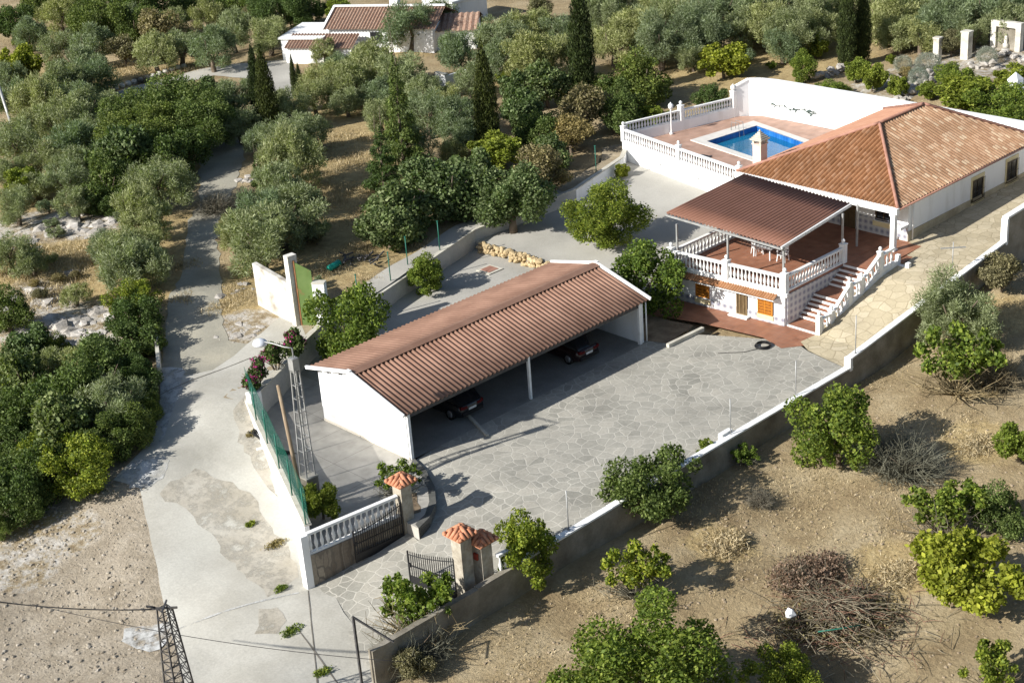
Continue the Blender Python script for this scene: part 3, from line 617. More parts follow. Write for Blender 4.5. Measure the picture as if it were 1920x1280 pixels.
ridgetube((EX, -6.42, ez + .04), (39.9, -.4, rz_ + .07)); ridgetube((EX, 5.62, ez + .04), (39.9, -.4, rz_ + .07)); ridgetube((39.9, -.4, rz_ + .07), (44.9, -.4, rz_ + .07)); ridgetube((HX1 + .5, -6.42, ez + .04), (44.9, -.4, rz_ + .07)); ridgetube((HX1 + .5, 5.62, ez + .04), (44.9, -.4, rz_ + .07))
MB().box((32.86, -6.46, 4.46), (33.16, 5.66, 4.76)).box((32.78, -6.50, 4.761), (33.10, 5.70, 4.83)).build('fascia_beam', WHITEC, hs)
MB().box((33.17, -6.30, 4.6), (HX1, 5.5, 4.70)).build('soffit', WHITEC, hs)
# upper storey walls
MB().box((34.75, WY, 1.9), (HX1, WY + .25, 4.598)).build('wall', GREYW if 0 else WHITE, hs)
MB().box((34.75, 5.2, 1.0), (HX1, 5.45, 4.598)).build('wall', WHITE, hs)
MB().box((HX1 - .25, WY + .252, 1.9), (HX1 - .002, 5.198, 4.598)).build('wall', WHITE, hs)
MB().box((34.752, WY + .251, 1.9), (34.95, 5.199, 4.597)).build('wall', WHITE, hs)
MB().box((34.70, WY - .05, 1.6), (HX1 + .02, WY - .002, 2.75)).build('plinth', PLINTH, hs)
MB().box((34.68, WY - .02, 2.1), (34.748, -2.4, 3.15)).build('dado', BTILE, hs)
MB().box((34.68, -1.2, 2.1), (34.748, 2.8, 3.15)).build('dado', BTILE, hs)
opening(hs, 'window', -4.95, -3.75, 3.05, 4.25, x=34.74, out=-1, frame=BRWOOD, bars=(2, 1))
MB().box((34.64, -5.1, 2.68), (34.679, -3.6, 2.98)).build('sill', CREAM, hs)
opening(hs, 'door', -2.3, -1.25, 2.12, 4.3, x=34.74, out=-1, frame=BRWOOD, pane=BRWOOD, bars=(2, 4))
opening(hs, 'window', 1.0, 2.2, 3.2, 4.2, x=34.74, out=-1, frame=BRWOOD, bars=(2, 1))
for px, py in ((1832, 355), (1896, 320)):
    a = PY(px, py, WY); opening(hs, 'window', a[0] - .62, a[0] + .62, a[2] - .72, a[2] + .72, y=WY, out=-1, frame=BRWOOD, surround=CREAM, bars=(2, 1), grille=True)
MB().box((32.87, -6.32, 2.1), (33.15, -6.02, 4.459)).box((32.82, -6.37, 2.1), (33.20, -5.97, 2.24)).box((32.82, -6.37, 4.3), (33.2, -5.97, 4.458)).build('column', WHITEC, hs)
MB().box((33.9, WY - .02, 3.05), (34.749, WY + .2, 3.22)).build('wall_shelf', WHITE, hs)
MB().tube([(35.1, WY - .09, 2.0), (35.1, WY - .09, 4.55)], .05, 8).build('downpipe', WHITEC, hs)
MB().tube([(33.1, -6.50, 4.76), (HX1, -6.50, 4.78)], .06, 6).build('gutter', RIDGE, hs)
# chimney
a = P(1425, 302, 5.1); cxh, cyh = a[0], a[1]
ch = MB().box((cxh - .33, cyh - .33, 4.7), (cxh + .33, cyh + .33, 6.25)).box((cxh - .38, cyh - .38, 6.251), (cxh + .38, cyh + .38, 6.32)).build('chimney', mat('pink_render', (.62, .48, .40), .8, (.68, .54, .46), 3), hs)
cc = MB()
for sx in (-1, 1):
    for sy in (-1, 1): cc.box((cxh + sx * .28 - .07, cyh + sy * .28 - .07, 6.321), (cxh + sx * .28 + .07, cyh + sy * .28 + .07, 6.55))
z = 6.551
for i in range(5): q = .46 - i * .085; cc.box((cxh - q, cyh - q, z), (cxh + q, cyh + q, z + .099)); z += .10
cc.lathe([(.06, 0), (.08, .08), (.02, .16)], 8, (cxh, cyh, z)); cc.build('chimney_cap', COPE, ch)
# lower storey and terrace
A0 = np.array([24.12, -4.95]); A1 = np.array([23.42, 2.88])
def front(t, off=0.):
    d = A1 - A0; p = A0 + d * t; nn = np.array([-d[1], d[0]]); nn = nn / np.linalg.norm(nn); return p + nn * off
base_poly = [tuple(A0), (33.4, -4.95), (33.4, 2.88), tuple(A1)]
MB().prism(base_poly, -.05, 2.02).build('lower_wall', WHITE, hs)
MB().prism([(A0[0] - .10, A0[1] - .10), (33.3, -5.06), (34.70, -6.3), (34.70, 5.1), (33.3, 5.1), (33.3, 3.0), (A1[0] - .12, A1[1] + .10)], 2.021, 2.14).build('terrace_floor', TERRA, hs)
def fp(name, t0, t1, z0, z1, o0, o1, M, par=hs):
    a = front(t0, o0); b_ = front(t1, o0); c2 = front(t1, o1); d2 = front(t0, o1)
    return MB().prism([tuple(a), tuple(b_), tuple(c2), tuple(d2)], z0, z1).build(name, M, par)
L78 = np.linalg.norm(A1 - A0)
MB().wall(A0, A1, .05, .03, .03, .54, .54, off=.03).build('dado', BTILE, hs)
def fopen(kind, d0, d1, z0, z1, frame, pane, bars):
    t0, t1 = d0 / L78, d1 / L78; fw = .07
    mb = MB()
    def seg(u0, u1, a, b_, off0, off1):
        p = [front(u0 / L78, off0), front(u1 / L78, off0), front(u1 / L78, off1), front(u0 / L78, off1)]; mb.prism([tuple(q) for q in p], a, b_)
    for u0, u1, a, b_ in ((d0, d1, z0, z0 + fw), (d0, d1, z1 - fw, z1), (d0, d0 + fw, z0 + fw, z1 - fw), (d1 - fw, d1, z0 + fw, z1 - fw)): seg(u0, u1, a, b_, .06, .11)
    for i in range(1, bars[0]): u = d0 + (d1 - d0) * i / bars[0]; seg(u - .03, u + .03, z0 + fw, z1 - fw, .062, .10)
    for i in range(1, bars[1]): zz = z0 + (z1 - z0) * i / bars[1]; seg(d0 + fw, d1 - fw, zz - .02, zz + .02, .062, .098)
    o = mb.build(kind, frame, hs); mb = MB(); seg(d0 + fw, d1 - fw, z0 + fw, z1 - fw, .0615, .075); mb.build('pane' if kind != 'door' else 'panel', pane, o)
    return o
fopen('window', .76, 1.77, .50, 1.42, ORWOOD, mat('shutter_wood', (.20, .07, .012), .5, (.32, .125, .02), 9), (2, 5))
fopen('window', 5.14, 6.1, .62, 1.58, ORWOOD, bpy.data.materials['shutter_wood'], (2, 5))
fopen('door', 2.5, 3.23, .14, 1.60, mat('door_frame_wood', (.16, .11, .05), .6, (.22, .15, .08), 5), BRWOOD, (3, 1))
MB().prism([tuple(front(2.3 / L78, .0)), tuple(front(3.6 / L78, .0)), tuple(front(3.6 / L78, .45)), tuple(front(2.3 / L78, .45))], .03, .14).build('door_step', WHITEC, hs)
for d0 in (.72, 5.07): MB().prism([tuple(front(d0 / L78, .06)), tuple(front((d0 + 1.1) / L78, .06)), tuple(front((d0 + 1.1) / L78, .10)), tuple(front(d0 / L78, .10))], .22, .49).build('sill', CREAM, hs)
# tiled awning below the terrace edge
a0, a1 = front(.05, .06), front(1.0, .06); b0, b1 = front(.05, .6), front(1.0, .6)
corr('awning_tiles', [(*b0, 1.76), (*b1, 1.82), (*a1, 2.08), (*a0, 2.02)], .17, .03, 1, HROOFX, hs, 'tile')
fp('awning_soffit', .05, 1.0, 1.66, 1.70, .06, .56, WHITEC)
# side wall of the stair covered with patterned tiles
MB().box((24.3, -5.03, .05), (33.3, -4.955, 1.95)).build('dado', BTILE, hs)
MB().box((23.98, -5.02, 1.2), (24.02, -4.95, 1.3)).build('meter_box', GREYW, hs)

tb = empty('terrace_balustrade', (A0[0], A0[1], 2.14), 'white balustrade along the front and both sides of the covered terrace', 'balustrade')
B0, B1 = front(0, .0), front(1, .0); mid = front(.5, 0)
balustrade(tb, B0 + (A1 - A0) / L78 * .18, mid - (A1 - A0) / L78 * .17, 2.14, 2.14, 14); balustrade(tb, mid + (A1 - A0) / L78 * .17, B1 - (A1 - A0) / L78 * .18, 2.14, 2.14, 14)
balustrade(tb, (24.3, -4.95), (29.5, -4.95), 2.14, 2.14, 18)
balustrade(tb, (23.65, 2.82), (29.5, 2.82), 2.14, 2.14, 18)
post(tb, B0, 1.95, 3.28, .34, z_fin=.9); post(tb, mid, 1.95, 3.28, .34, z_fin=.9); post(tb, B1, 1.95, 3.28, .34, z_fin=.9); post(tb, (29.7, -4.95), 2.14, 3.28, .34, z_fin=.9); post(tb, (29.7, 2.82), 2.14, 3.28, .3, False)
MB().wall(front(-.03, .02), front(1.03, .02), .16, 1.90, 1.90, 2.135, 2.135, off=.06).build('edge_band', WHITEC, tb)

# pergola
pg = empty('pergola_canopy', (28.5, 0, 2.14), 'flat reddish brown ribbed canopy on grey steel posts over the terrace', 'canopy')
FL, FR_, BL, BR = P(1249, 401, 4.95), P(1465, 464, 4.85), P(1396, 328, 4.82), P(1595, 383, 4.82)
def pergz(): pass
bm = bmesh.new()
nu, nv = 252, 4
vsb = []
for j in range(nv + 1):
    for i in range(nu + 1):
        u, v_ = i / nu, j / nv; p = (FR_ * (1 - u) + FL * u) * (1 - v_) + (BR * (1 - u) + BL * u) * v_
        vsb.append((p[0], p[1], p[2] + .10 * abs(math.sin(i * math.pi / 8.0))))
fsb = [(j * (nu + 1) + i, (j + 1) * (nu + 1) + i, (j + 1) * (nu + 1) + i + 1, j * (nu + 1) + i + 1) for j in range(nv) for i in range(nu)]
o = MB().add(vsb, fsb, True).build('canopy_sheet', PROOF, pg); sm = o.modifiers.new('thickness', 'SOLIDIFY'); sm.thickness = .015
fr = MB(); dz = np.array([0, 0, -.09])
for p, q in ((FL, FR_), (FR_, BR), (BR, BL), (BL, FL)): fr.bar(p + dz, q + dz, .07, .12)
for t in (.2, .4, .6, .8): fr.bar(FR_ * (1 - t) + BR * t + dz * 1.1, FL * (1 - t) + BL * t + dz * 1.1, .05, .08)
fr.build('frame', STEEL, pg)
MB().bar(FR_ + (0, 0, -.03), BR + (0, 0, -.03), .10, .16).build('edge_trim', WHITEC, pg)
for q in (front(.02, -.12), front(.5, -.16), front(.96, -.2), (30.6, -4.25), (32.3, -4.1)):
    zt = 4.88
    MB().box((q[0] - .05, q[1] - .05, 2.14), (q[0] + .05, q[1] + .05, zt - .1)).build('post', STEEL, pg)

# table and chairs
PLAS = mat('white_plastic', (.78, .78, .76), .5)
def chair(loc, rz, label, src=None):
    r = empty('garden_chair', loc, label, 'chair', 'white chairs on the covered terrace'); r.rotation_euler = (0, 0, rz)
    parts = [('seat', MB().box((-.25, -.25, .40), (.25, .25, .44))), ('backrest', MB().box((-.24, .24, .46), (.24, .28, .60)).box((-.24, .24, .66), (.24, .28, .90)).box((-.03, .245, .6), (.03, .275, .66)))]
    for sx in (-1, 1):
        parts.append(('armrest', MB().box((sx * .27 - .03, -.22, .62), (sx * .27 + .03, .24, .65)).box((sx * .27 - .02, -.2, .42), (sx * .27 + .02, -.15, .619))))
        for sy in (-1, 1): parts.append(('leg', MB().bar((sx * .27, sy * .26, 0), (sx * .23, sy * .22, .40), .05)))
    for nm, mb in parts: child(mb.build(nm, PLAS), r)
    return r
def tpos(px, py): p = P(px, py, 2.14); return (p[0], p[1], 2.145)
tt = empty('garden_table', tpos(1436, 481), 'white plastic garden table under the terrace canopy', 'table')
child(MB().box((-.45, -.7, .68), (.45, .7, .73)).build('tabletop', PLAS), tt)
for sx in (-1, 1):
    for sy in (-1, 1): child(MB().bar((sx * .38, sy * .6, 0), (sx * .36, sy * .58, .68), .06).build('leg', PLAS), tt)
chair(tpos(1420, 476), 1.2, 'white plastic chair left of the garden table'); chair(tpos(1468, 489), -1.4, 'white plastic chair at the right end of the garden table')

# ---------------------------------------------------------------- stairs
stt = empty('staircase', (24, -6.2, 0), 'terracotta stairs with white risers climbing beside the terrace', 'staircase')
steps = MB(); ris = MB()
SY0, SY1 = -7.15, -5.04
prof = []   # (x, z)
x, z = 24.35, .15; seq = [('f', 1.4)] + [('s', .36)] * 6 + [('f', 1.3)] + [('s', .36)] * 5
x = 24.3; z = .12
MB().box((x - .0, SY0, -.05), (x + 1.1, SY1, z)).build('landing', TERRA, stt); MB().box((x - .1, SY0, -.05), (x - .001, SY1, z + .004)).build('step_edge', WHITEC, stt); x += 1.1
def flight(n_, run):
    global x, z
    for i in range(n_):
        z += .18; MB().box((x, SY0, -.05), (x + run - .001, SY1, z)).build('step', TERRA, stt); MB().box((x - .03, SY0 - .001, z - .13), (x - .001, SY1 - .001, z + .006)).build('step_edge', WHITEC, stt); x += run
flight(6, .27)
MB().box((x, SY0, -.05), (x + 1.2 - .001, SY1, z)).build('landing', TERRA, stt); x += 1.2
flight(5, .34)
MB().box((x, SY0, -.05), (34.69, SY1, 2.12)).build('landing', TERRA, stt)
MB().box((31.96, -7.6, 1.6), (34.3, -7.152, 2.05)).box((31.96, -8.0, 1.5), (34.3, -7.601, 1.93)).build('side_steps', TERRA, stt)
sb = empty('stair_balustrade', (24.0, -7.3, 0), 'white stepped balustrade with ball finials on the outer side of the stairs', 'balustrade')
sy = -7.3
stat = [(24.15, 0.1), (25.45, .15), (28.0, 1.17), (29.4, 1.2), (31.5, 2.1), (33.0, 2.12)]
pp = [(24.15, .1), (25.3, .14), (27.0, 1.2), (28.15, 1.22), (30.0, 2.1), (31.5, 2.14)]
for i, (x, z) in enumerate(pp[:-1]):
    post(sb, (x, sy), min(-.05, rampz(x)) , z + 1.05 + (.1 if i % 2 == 0 else 0), .27, z_fin=.85)
    x2, z2 = pp[i + 1]; balustrade(sb, (x + .14, sy), (x2 - .14, sy), z, z2, max(2, int((x2 - x) / .42)), .98)
MB().add([(24.3, sy - .12, -.1), (31.7, sy - .12, 1.5), (31.7, sy - .12, 2.16), (30.0, sy - .12, 2.11), (28.15, sy - .12, 1.23), (27.0, sy - .12, 1.2), (25.3, sy - .12, .15), (24.3, sy - .12, .11)] +
         [(24.3, sy + .12, -.1), (31.7, sy + .12, 1.5), (31.7, sy + .12, 2.16), (30.0, sy + .12, 2.11), (28.15, sy + .12, 1.23), (27.0, sy + .12, 1.2), (25.3, sy + .12, .15), (24.3, sy + .12, .11)],
         [tuple(range(8)), tuple(range(15, 7, -1))] + [(i, 8 + i, 8 + (i + 1) % 8, (i + 1) % 8) for i in range(8)]).build('stringer_wall', WHITEC, sb)
MB().box((31.72, -7.42, 1.5), (31.95, -7.18, 2.5)).box((31.6, -8.2, 1.5), (31.85, -7.95, 2.2)).box((31.62, -7.949, 1.5), (31.83, -7.421, 1.95)).build('stub_post', WHITEC, sb)

# ---------------------------------------------------------------- pool
def zdeck(p=None): return 2.3
pool_c = [np.array((42.77, 16.37)), np.array((47.87, 15.69)), np.array((45.7, 7.3)), np.array((41.1, 7.6))]
deck = [(39.1, 21.0), (49.0, 18.4), (50.1, 17.0), (50.2, 5.46), (36.5, 5.46), (36.8, 8.4)]
# deck with a hole for the basin: four strips round it
def strip(nm, poly, M, z=2.3): o = MB().prism(poly, 1.0, z).build(nm, M); o['kind'] = 'structure'; return o
pc = [tuple(p) for p in pool_c]
strip('pool_deck', [deck[0], deck[1], deck[2], pc[1], pc[0]], DECKT); strip('pool_deck', [deck[2], deck[3], pc[2], pc[1]], DECKT)
strip('pool_deck', [deck[3], deck[4], pc[3], pc[2]], DECKT); strip('pool_deck', [deck[4], deck[5], deck[0], pc[0], pc[3]], DECKT)
pl = empty('swimming_pool', (44.5, 12, 2.3), 'blue swimming pool with white stone coping beside the villa roof', 'pool')
cen = sum(pool_c) / 4
def expand(k): return [tuple(p + (p - cen) / np.linalg.norm(p - cen) * k) for p in pool_c]
ou, inn = expand(1.15), expand(-.12)
mb = MB()
for i in range(4):
    j = (i + 1) % 4; mb.prism([ou[i], ou[j], inn[j], inn[i]], 2.302, 2.36)
mb.build('coping', mat('pool_coping', (.58, .55, .50), .7, (.66, .63, .58), 2), pl)
PTILE = tiles('pool_tiles', (.012, .10, .34), (.02, .14, .42), (.04, .18, .46), .3, .02, .3)
mb = MB(); n4 = [(*p, 2.36) for p in inn] + [(*p, .9) for p in inn]
mb.add(n4, [(0, 1, 5, 4), (1, 2, 6, 5), (2, 3, 7, 6), (3, 0, 4, 7), (4, 5, 6, 7)]); mb.build('basin', PTILE, pl)
Mw, n, l, b, tc = base('pool_water', .03, .5)
b.inputs['Base Color'].default_value = (.02, .24, .42, 1)
gl = n.new('ShaderNodeBsdfTransparent'); gl.inputs[0].default_value = (.35, .75, .95, 1); ms = n.new('ShaderNodeMixShader'); ms.inputs[0].default_value = .55
l.new(gl.outputs[0], ms.inputs[1]); l.new(b.outputs[0], ms.inputs[2]); l.new(ms.outputs[0], n['Material Output'].inputs[0]); bumpn(n, l, b, noise(n, l, tc.outputs['Object'], 2.5, 3), .15, .03)
MB().add([(*p, 1.95) for p in inn], [(0, 1, 2, 3)]).build('water', Mw, pl)
lad = MB()
q = pool_c[0] * .35 + pool_c[1] * .65
for dx in (-.25, .25): lad.tube([(q[0] + dx, q[1] + .5, 2.36), (q[0] + dx, q[1] + .45, 3.0), (q[0] + dx, q[1] - .2, 3.0), (q[0] + dx, q[1] - .3, 1.9)], .025, 6)
lad.build('ladder', STEEL, pl)
# big white walls
pw = empty('pool_retaining_wall', (38, 15, 0), 'tall white rendered wall holding up the pool deck above the yard', 'wall')
W0, W1, W2, W3 = np.array([39.15, 21.05]), np.array([36.72, 8.4]), np.array([49.0, 18.45]), np.array((33.2, 5.7))
MB().wall(W0, W1, .3, .2, .2, 2.5, 2.5).build('wall', WHITE, pw)
MB().box((33.3, 5.46, .2), (36.9, 5.72, 2.5)).build('wall', WHITE, pw)
MB().wall((36.72, 8.4), (36.8, 5.6), .3, .2, .2, 2.5, 2.5).build('wall', WHITE, pw)
MB().wall(W0, W2, .3, .5, .5, 3.05, 3.05).build('wall', WHITE, pw)
for t in (.35, .68): 
    q = W0 + (W1 - W0) * t; MB().bar((q[0] - .2, q[1] + .04, 1.75), (q[0] - .13, q[1] + .04, 1.95), .12, .06).build('vent_cover', STEEL, pw)
pbl = empty('pool_balustrade', (39, 21, 2.5), 'white balustrade on the pool wall facing the yard and garage', 'balustrade')
dW = (W1 - W0) / np.linalg.norm(W1 - W0)
m1 = W0 + (W1 - W0) * .50
for q in (W0, m1, W1): post(pbl, q, 2.5, 3.62, .30, z_fin=.9)
balustrade(pbl, W0 + dW * .2, m1 - dW * .2, 2.5, 2.5, 22, .95); balustrade(pbl, m1 + dW * .2, W1 - dW * .2, 2.5, 2.5, 22, .95)
balustrade(pbl, W1 + dW * .2, (36.78, 5.8), 2.5, 2.5, 7, .95)
pb2 = empty('pool_balustrade', (44, 20, 3.05), 'white low balustrade on the far left wall of the pool deck beneath the trees', 'balustrade')
dV = (W2 - W0) / np.linalg.norm(W2 - W0); m2 = W0 + (W2 - W0) * .5
post(pb2, m2, 3.05, 4.15, .35); post(pb2, W2 - dV * .3, 3.05, 4.3, .35)
balustrade(pb2, W0 + dV * .2, m2 - dV * .2, 3.05, 3.05, 18, .8); balustrade(pb2, m2 + dV * .2, W2 - dV * .5, 3.05, 3.05, 18, .8)
# curved high wall behind pool and house
bw = empty('boundary_wall', (50, 8, 2), 'long curved white boundary wall behind the pool and the villa', 'wall')
pts = [W2 + np.array((-.1, .05)), np.array((49.9, 18.0)), np.array((50.4, 17.2)), np.array((50.65, 16)), np.array((50.75, 13)), np.array((50.9, 6)), np.array((51.1, -11.5))]
for i in range(len(pts) - 1): MB().wall(pts[i], pts[i + 1] , .28, 1.0, 1.0, 5.0 if i else 4.6, 5.0).build('wall', WHITE, bw); MB().wall(pts[i], pts[i + 1], .36, 5.002 if i else 4.602, 5.002, 5.1 if i else 4.7, 5.1).build('coping', WHITEC, bw)
MB().box((50.2, 6.5, 2.3), (50.62, 15.2, 2.72)).build('bench_ledge', WHITE, bw)
# iron wall ornament of scrolls, leaves and birds
orn = MB(); rr = random.Random(4)
yy = PX(1420, 197, 50.5); ze = PX(1530, 225, 50.5)
k = 26; spine = []
for i in range(k + 1):
    t = i / k; y = yy[1] + (ze[1] - yy[1]) * t; z = 3.15 + .10 * math.sin(t * 19); spine.append((50.52, y, z))
orn.tube(spine, .03, 5)
for i in range(26):
    t = rr.random() ** .9; p = spine[int(t * k)]; a = rr.uniform(0, 6.28); s = rr.uniform(.1, .24)
    orn.tube([p, (50.50, p[1] + s * math.cos(a), p[2] + s * math.sin(a)), (50.5, p[1] + s * math.cos(a + .7) * 1.3, p[2] + s * math.sin(a + .7) * 1.2)], [.03, .05, .015], 5)
for q in (0.03, .3, .92):
    p = spine[int(q * k)]; orn.tube([(50.48, p[1] + .3, p[2] + .05), (50.48, p[1], p[2] + .22), (50.48, p[1] - .35, p[2] + .1)], [.02, .09, .01], 6)
tag(orn.build('wall_ornament', mat('ornament_iron', (.06, .09, .08), .6)), 'dark iron scroll ornament hung on the curved white pool wall', 'wall ornament')
GLOBE = mat('lamp_globe', (.8, .8, .78), .3)
def deck_lamp(px, py, label, hgt=2.2, z0=2.3):
    p = P(px, py, z0); r = empty('deck_lamp', (p[0], p[1], z0), label, 'lamp', 'white lamps on the pool deck')
    child(MB().lathe([(.14, 0), (.14, .12), (.07, .18), (.05, .3), (.045, hgt - .4), (.07, hgt - .35), (.05, hgt - .3)], 10).build('pole', WHITEC), r)
    child(MB().lathe([(.06, hgt - .3), (.17, hgt - .18), (.20, hgt), (.15, hgt + .12), (.05, hgt + .18), (.03, hgt + .25)], 10).build('lantern', GLOBE), r)
deck_lamp(1259, 252, 'white lamp on the pool deck by the middle post of the far balustrade'); deck_lamp(1375, 220, 'white lamp on the pool deck where the curved wall begins', 2.35)
tag(MB().box((41.0, 10.7, 2.3), (41.9, 11.6, 2.365)).box((41.05, 10.75, 2.366), (41.85, 11.55, 2.38)).build('drain_cover', DARKST), 'dark square hatch in the pool deck near the balustrade', 'hatch')
bpy.data.objects['drain_cover'].location = (-1.6, 3.0, 0)
# ---------------------------------------------------------------- retaining walls of the plot
ow = empty('orchard_wall', (5, -11.4, 0), 'long low retaining wall with white coping between the paved court and the orchard', 'wall')
OY = -11.42
segs = [(-11.9, -6.0, .25, .25), (-6.0, 2.4, .30, .36), (2.4, 21.3, .38, .42)]
for x0, x1, za, zb in segs:
    MB().wall((x0, OY), (x1 - .002, OY), .30, -2.6, -2.6, za, zb).build('wall', DIRTYWALL, ow)
    if x0 > -7: MB().wall((x0 + (2.6 if x0 < -5 else 0), OY), (x1, OY), .36, za + .002, zb + .002, za + .09, zb + .09).build('coping', WHITEC, ow)
MB().wall((21.3, OY), (36.6, OY), .30, -2.2, -.8, .95, 2.75).build('wall', DIRTYWALL, ow)
MB().wall((21.2, OY), (36.6, OY), .36, .952, 2.752, 1.05, 2.85).build('coping', WHITEC, ow)
MB().wall((36.6, OY), (51.2, OY), .30, -1, 1, 4.2, 4.9).build('wall', DIRTYWALL, ow)
MB().wall((36.5, OY), (51.2, OY), .38, 4.202, 4.902, 4.32, 5.02).build('coping', WHITEC, ow)
MB().box((36.42, OY - .2, 2.6), (36.62, OY + .2, 4.2)).build('pier', WHITEC, ow)
MB().box((21.0, OY - .2, .3), (21.22, OY + .2, 1.05)).build('pier', WHITEC, ow)
MB().box((10.8, OY + .19, .1), (11.6, OY + .45, .62)).build('pier', WHITEC, ow)
# left plot wall with netting
lw = empty('road_wall', (-6, 2, 0), 'white wall along the concrete road stepping down to the gate corner', 'wall')
A, B = GA, GB
N = 5
for i in range(N):
    p = A + (B - A) * i / N; q = A + (B - A) * (i + 1) / N; za = 1.42 - .36 * i / N
    MB().wall(p, q, .22, -2, -1.5, za - .1, za - .14, off=.0).build('wall', WHITE, lw)
    MB().wall(p, q, .34, za - .098, za - .138, za - .02, za - .06, off=-.06).build('coping', COPE, lw)
sp_ = MB(); q = A + (B - A) * .62; sp_.bar((q[0] - .1, q[1], .9), (q[0] - .55, q[1] + .2, .9), .1); sp_.build('drain_spout', WHITEC, lw)
nf = empty('netting_fence', (-6, 2, 2), 'green netting fence on steel posts standing on the white road wall', 'fence')
for i in range(N):
    p = A + (B - A) * i / N; q = A + (B - A) * (i + 1) / N; za = 1.40 - .36 * i / N
    MB().wall(p, q, .02, za, za - .03, za + 1.75, za + 1.8, off=-.12).build('netting', NET, nf)
    MB().tube([(p[0] - .0, p[1] + .05, za - .1), (p[0], p[1] + .05, za + 1.9)], .035, 6).build('fence_post', GREENM, nf)
# planter wall
iw = empty('court_wall', (1, 12, 0), 'beige rendered wall with stone coping curving behind the corner of the carport', 'wall')
pts = [np.array((-2.0, 10.0)), np.array((.9, 11.55)), np.array((3.2, 13.1)), np.array((6.2, 14.6)), np.array((10.1, 15.5))]
for i in range(4):
    zt = (1.45, 1.55, 1.5, 1.2)[i]
    MB().wall(pts[i], pts[i + 1], .22, -.3, -.3, zt, zt).build('wall', GREYW, iw); MB().wall(pts[i], pts[i + 1], .36, zt + .002, zt + .002, zt + .09, zt + .09).build('coping', COPE, iw)
MB().box((-2.5, 9.75, -.3), (-1.85, 10.25, 1.62)).build('pier', WHITEC, iw)
yw = empty('yard_wall', (22, 18, 0), 'long pale retaining wall behind the yard from the carport up to the pool', 'wall')
pts = [np.array((10.15, 15.52)), np.array((16, 17.3)), np.array((22.0, 18.95)), np.array((30.83, 18.1)), np.array((37.4, 19.7)), np.array((39.0, 20.8))]
zs = [1.1, 1.15, 1.3, 1.75, 1.95, 1.95]
for i in range(5):
    MB().wall(pts[i], pts[i + 1], .24, -.3, -.3, zs[i], zs[i + 1]).build('wall', WHITE if i >= 3 else GREYW, yw); MB().wall(pts[i], pts[i + 1], .32, zs[i] + .002, zs[i + 1] + .002, zs[i] + .08, zs[i + 1] + .08).build('coping', COPE, yw)
rs = MB(); rr = random.Random(8)
for i in range(190):
    t = rr.random(); q = np.array((21.85, 18.6)) + (np.array((22.0, 11.6)) - np.array((21.85, 18.6))) * t
    rs.rock((q[0] + rr.uniform(-.2, .22), q[1] + rr.uniform(-.1, .1), rr.uniform(.05, .62)), rr.uniform(.16, .28), rr, .7)
tag(rs.build('rubble_wall', RUBBLE), 'low yellow rubble stone wall stepping between the lower and upper yard', 'stone wall')
kb = MB(); kb.bar((*P(1252, 652)[:2], .12), (*P(1318, 620)[:2], .12), .22, .24); tag(kb.build('kerb', COPE), 'short pale stone kerb beside the planting bed by the carport', 'kerb')
def netposts(pts, zb, label, grp, hgt=2.0):
    for i, (px, py, z) in enumerate(pts):
        p = P(px, py, z); o = MB().tube([(0, 0, 0), (0, 0, hgt)], .035, 6).box((-.05, -.05, hgt), (.05, .05, hgt + .04)).build('fence_post', GREENM); o.location = p; tag(o, label[i], 'fence post', grp)
netposts([(673, 573, 1.1), (733, 530, 1.15), (765, 500, 1.2), (825, 470, 1.25), (1118, 325, 1.8), (613, 598, 1.3)], 0, ['green fence post on the yard wall nearest the carport roof', 'green fence post on the yard wall beside the upturned netting', 'green fence post before the fig tree on the yard wall', 'tall green fence post at the right end of the fig trees', 'green fence post beside the pool on the far yard wall', 'green fence post behind the rusty green gate'], 'green fence posts on the yard wall')
for i, (px, py, z, hg, lab) in enumerate([(1066, 992, .45, 2.0, 'first thin steel post on the orchard wall, counting from the gate'), (1370, 815, .45, 2.0, 'second thin steel post on the orchard wall, counting from the gate'), (1492, 742, .45, 2.0, 'third thin steel post on the orchard wall, counting from the gate'), (1604, 662, 1.1, 2.2, 'thin rusty post at the corner where the orchard wall steps up'), (1785, 512, 2.2, 1.9, 'thin pale post with crossbar on the ramp wall')]):
    p = P(px, py, z); mb = MB().tube([(0, 0, -.1), (0, 0, hg)], .03, 6).box((-.06, -.06, -.02), (.06, .06, .02))
    if i == 4: mb.bar((-.5, .5, hg - .35), (.5, -.5, hg - .35), .06)
    o = mb.build('steel_post', STEEL); o.location = p; tag(o, lab, 'post', 'thin posts along the orchard wall')

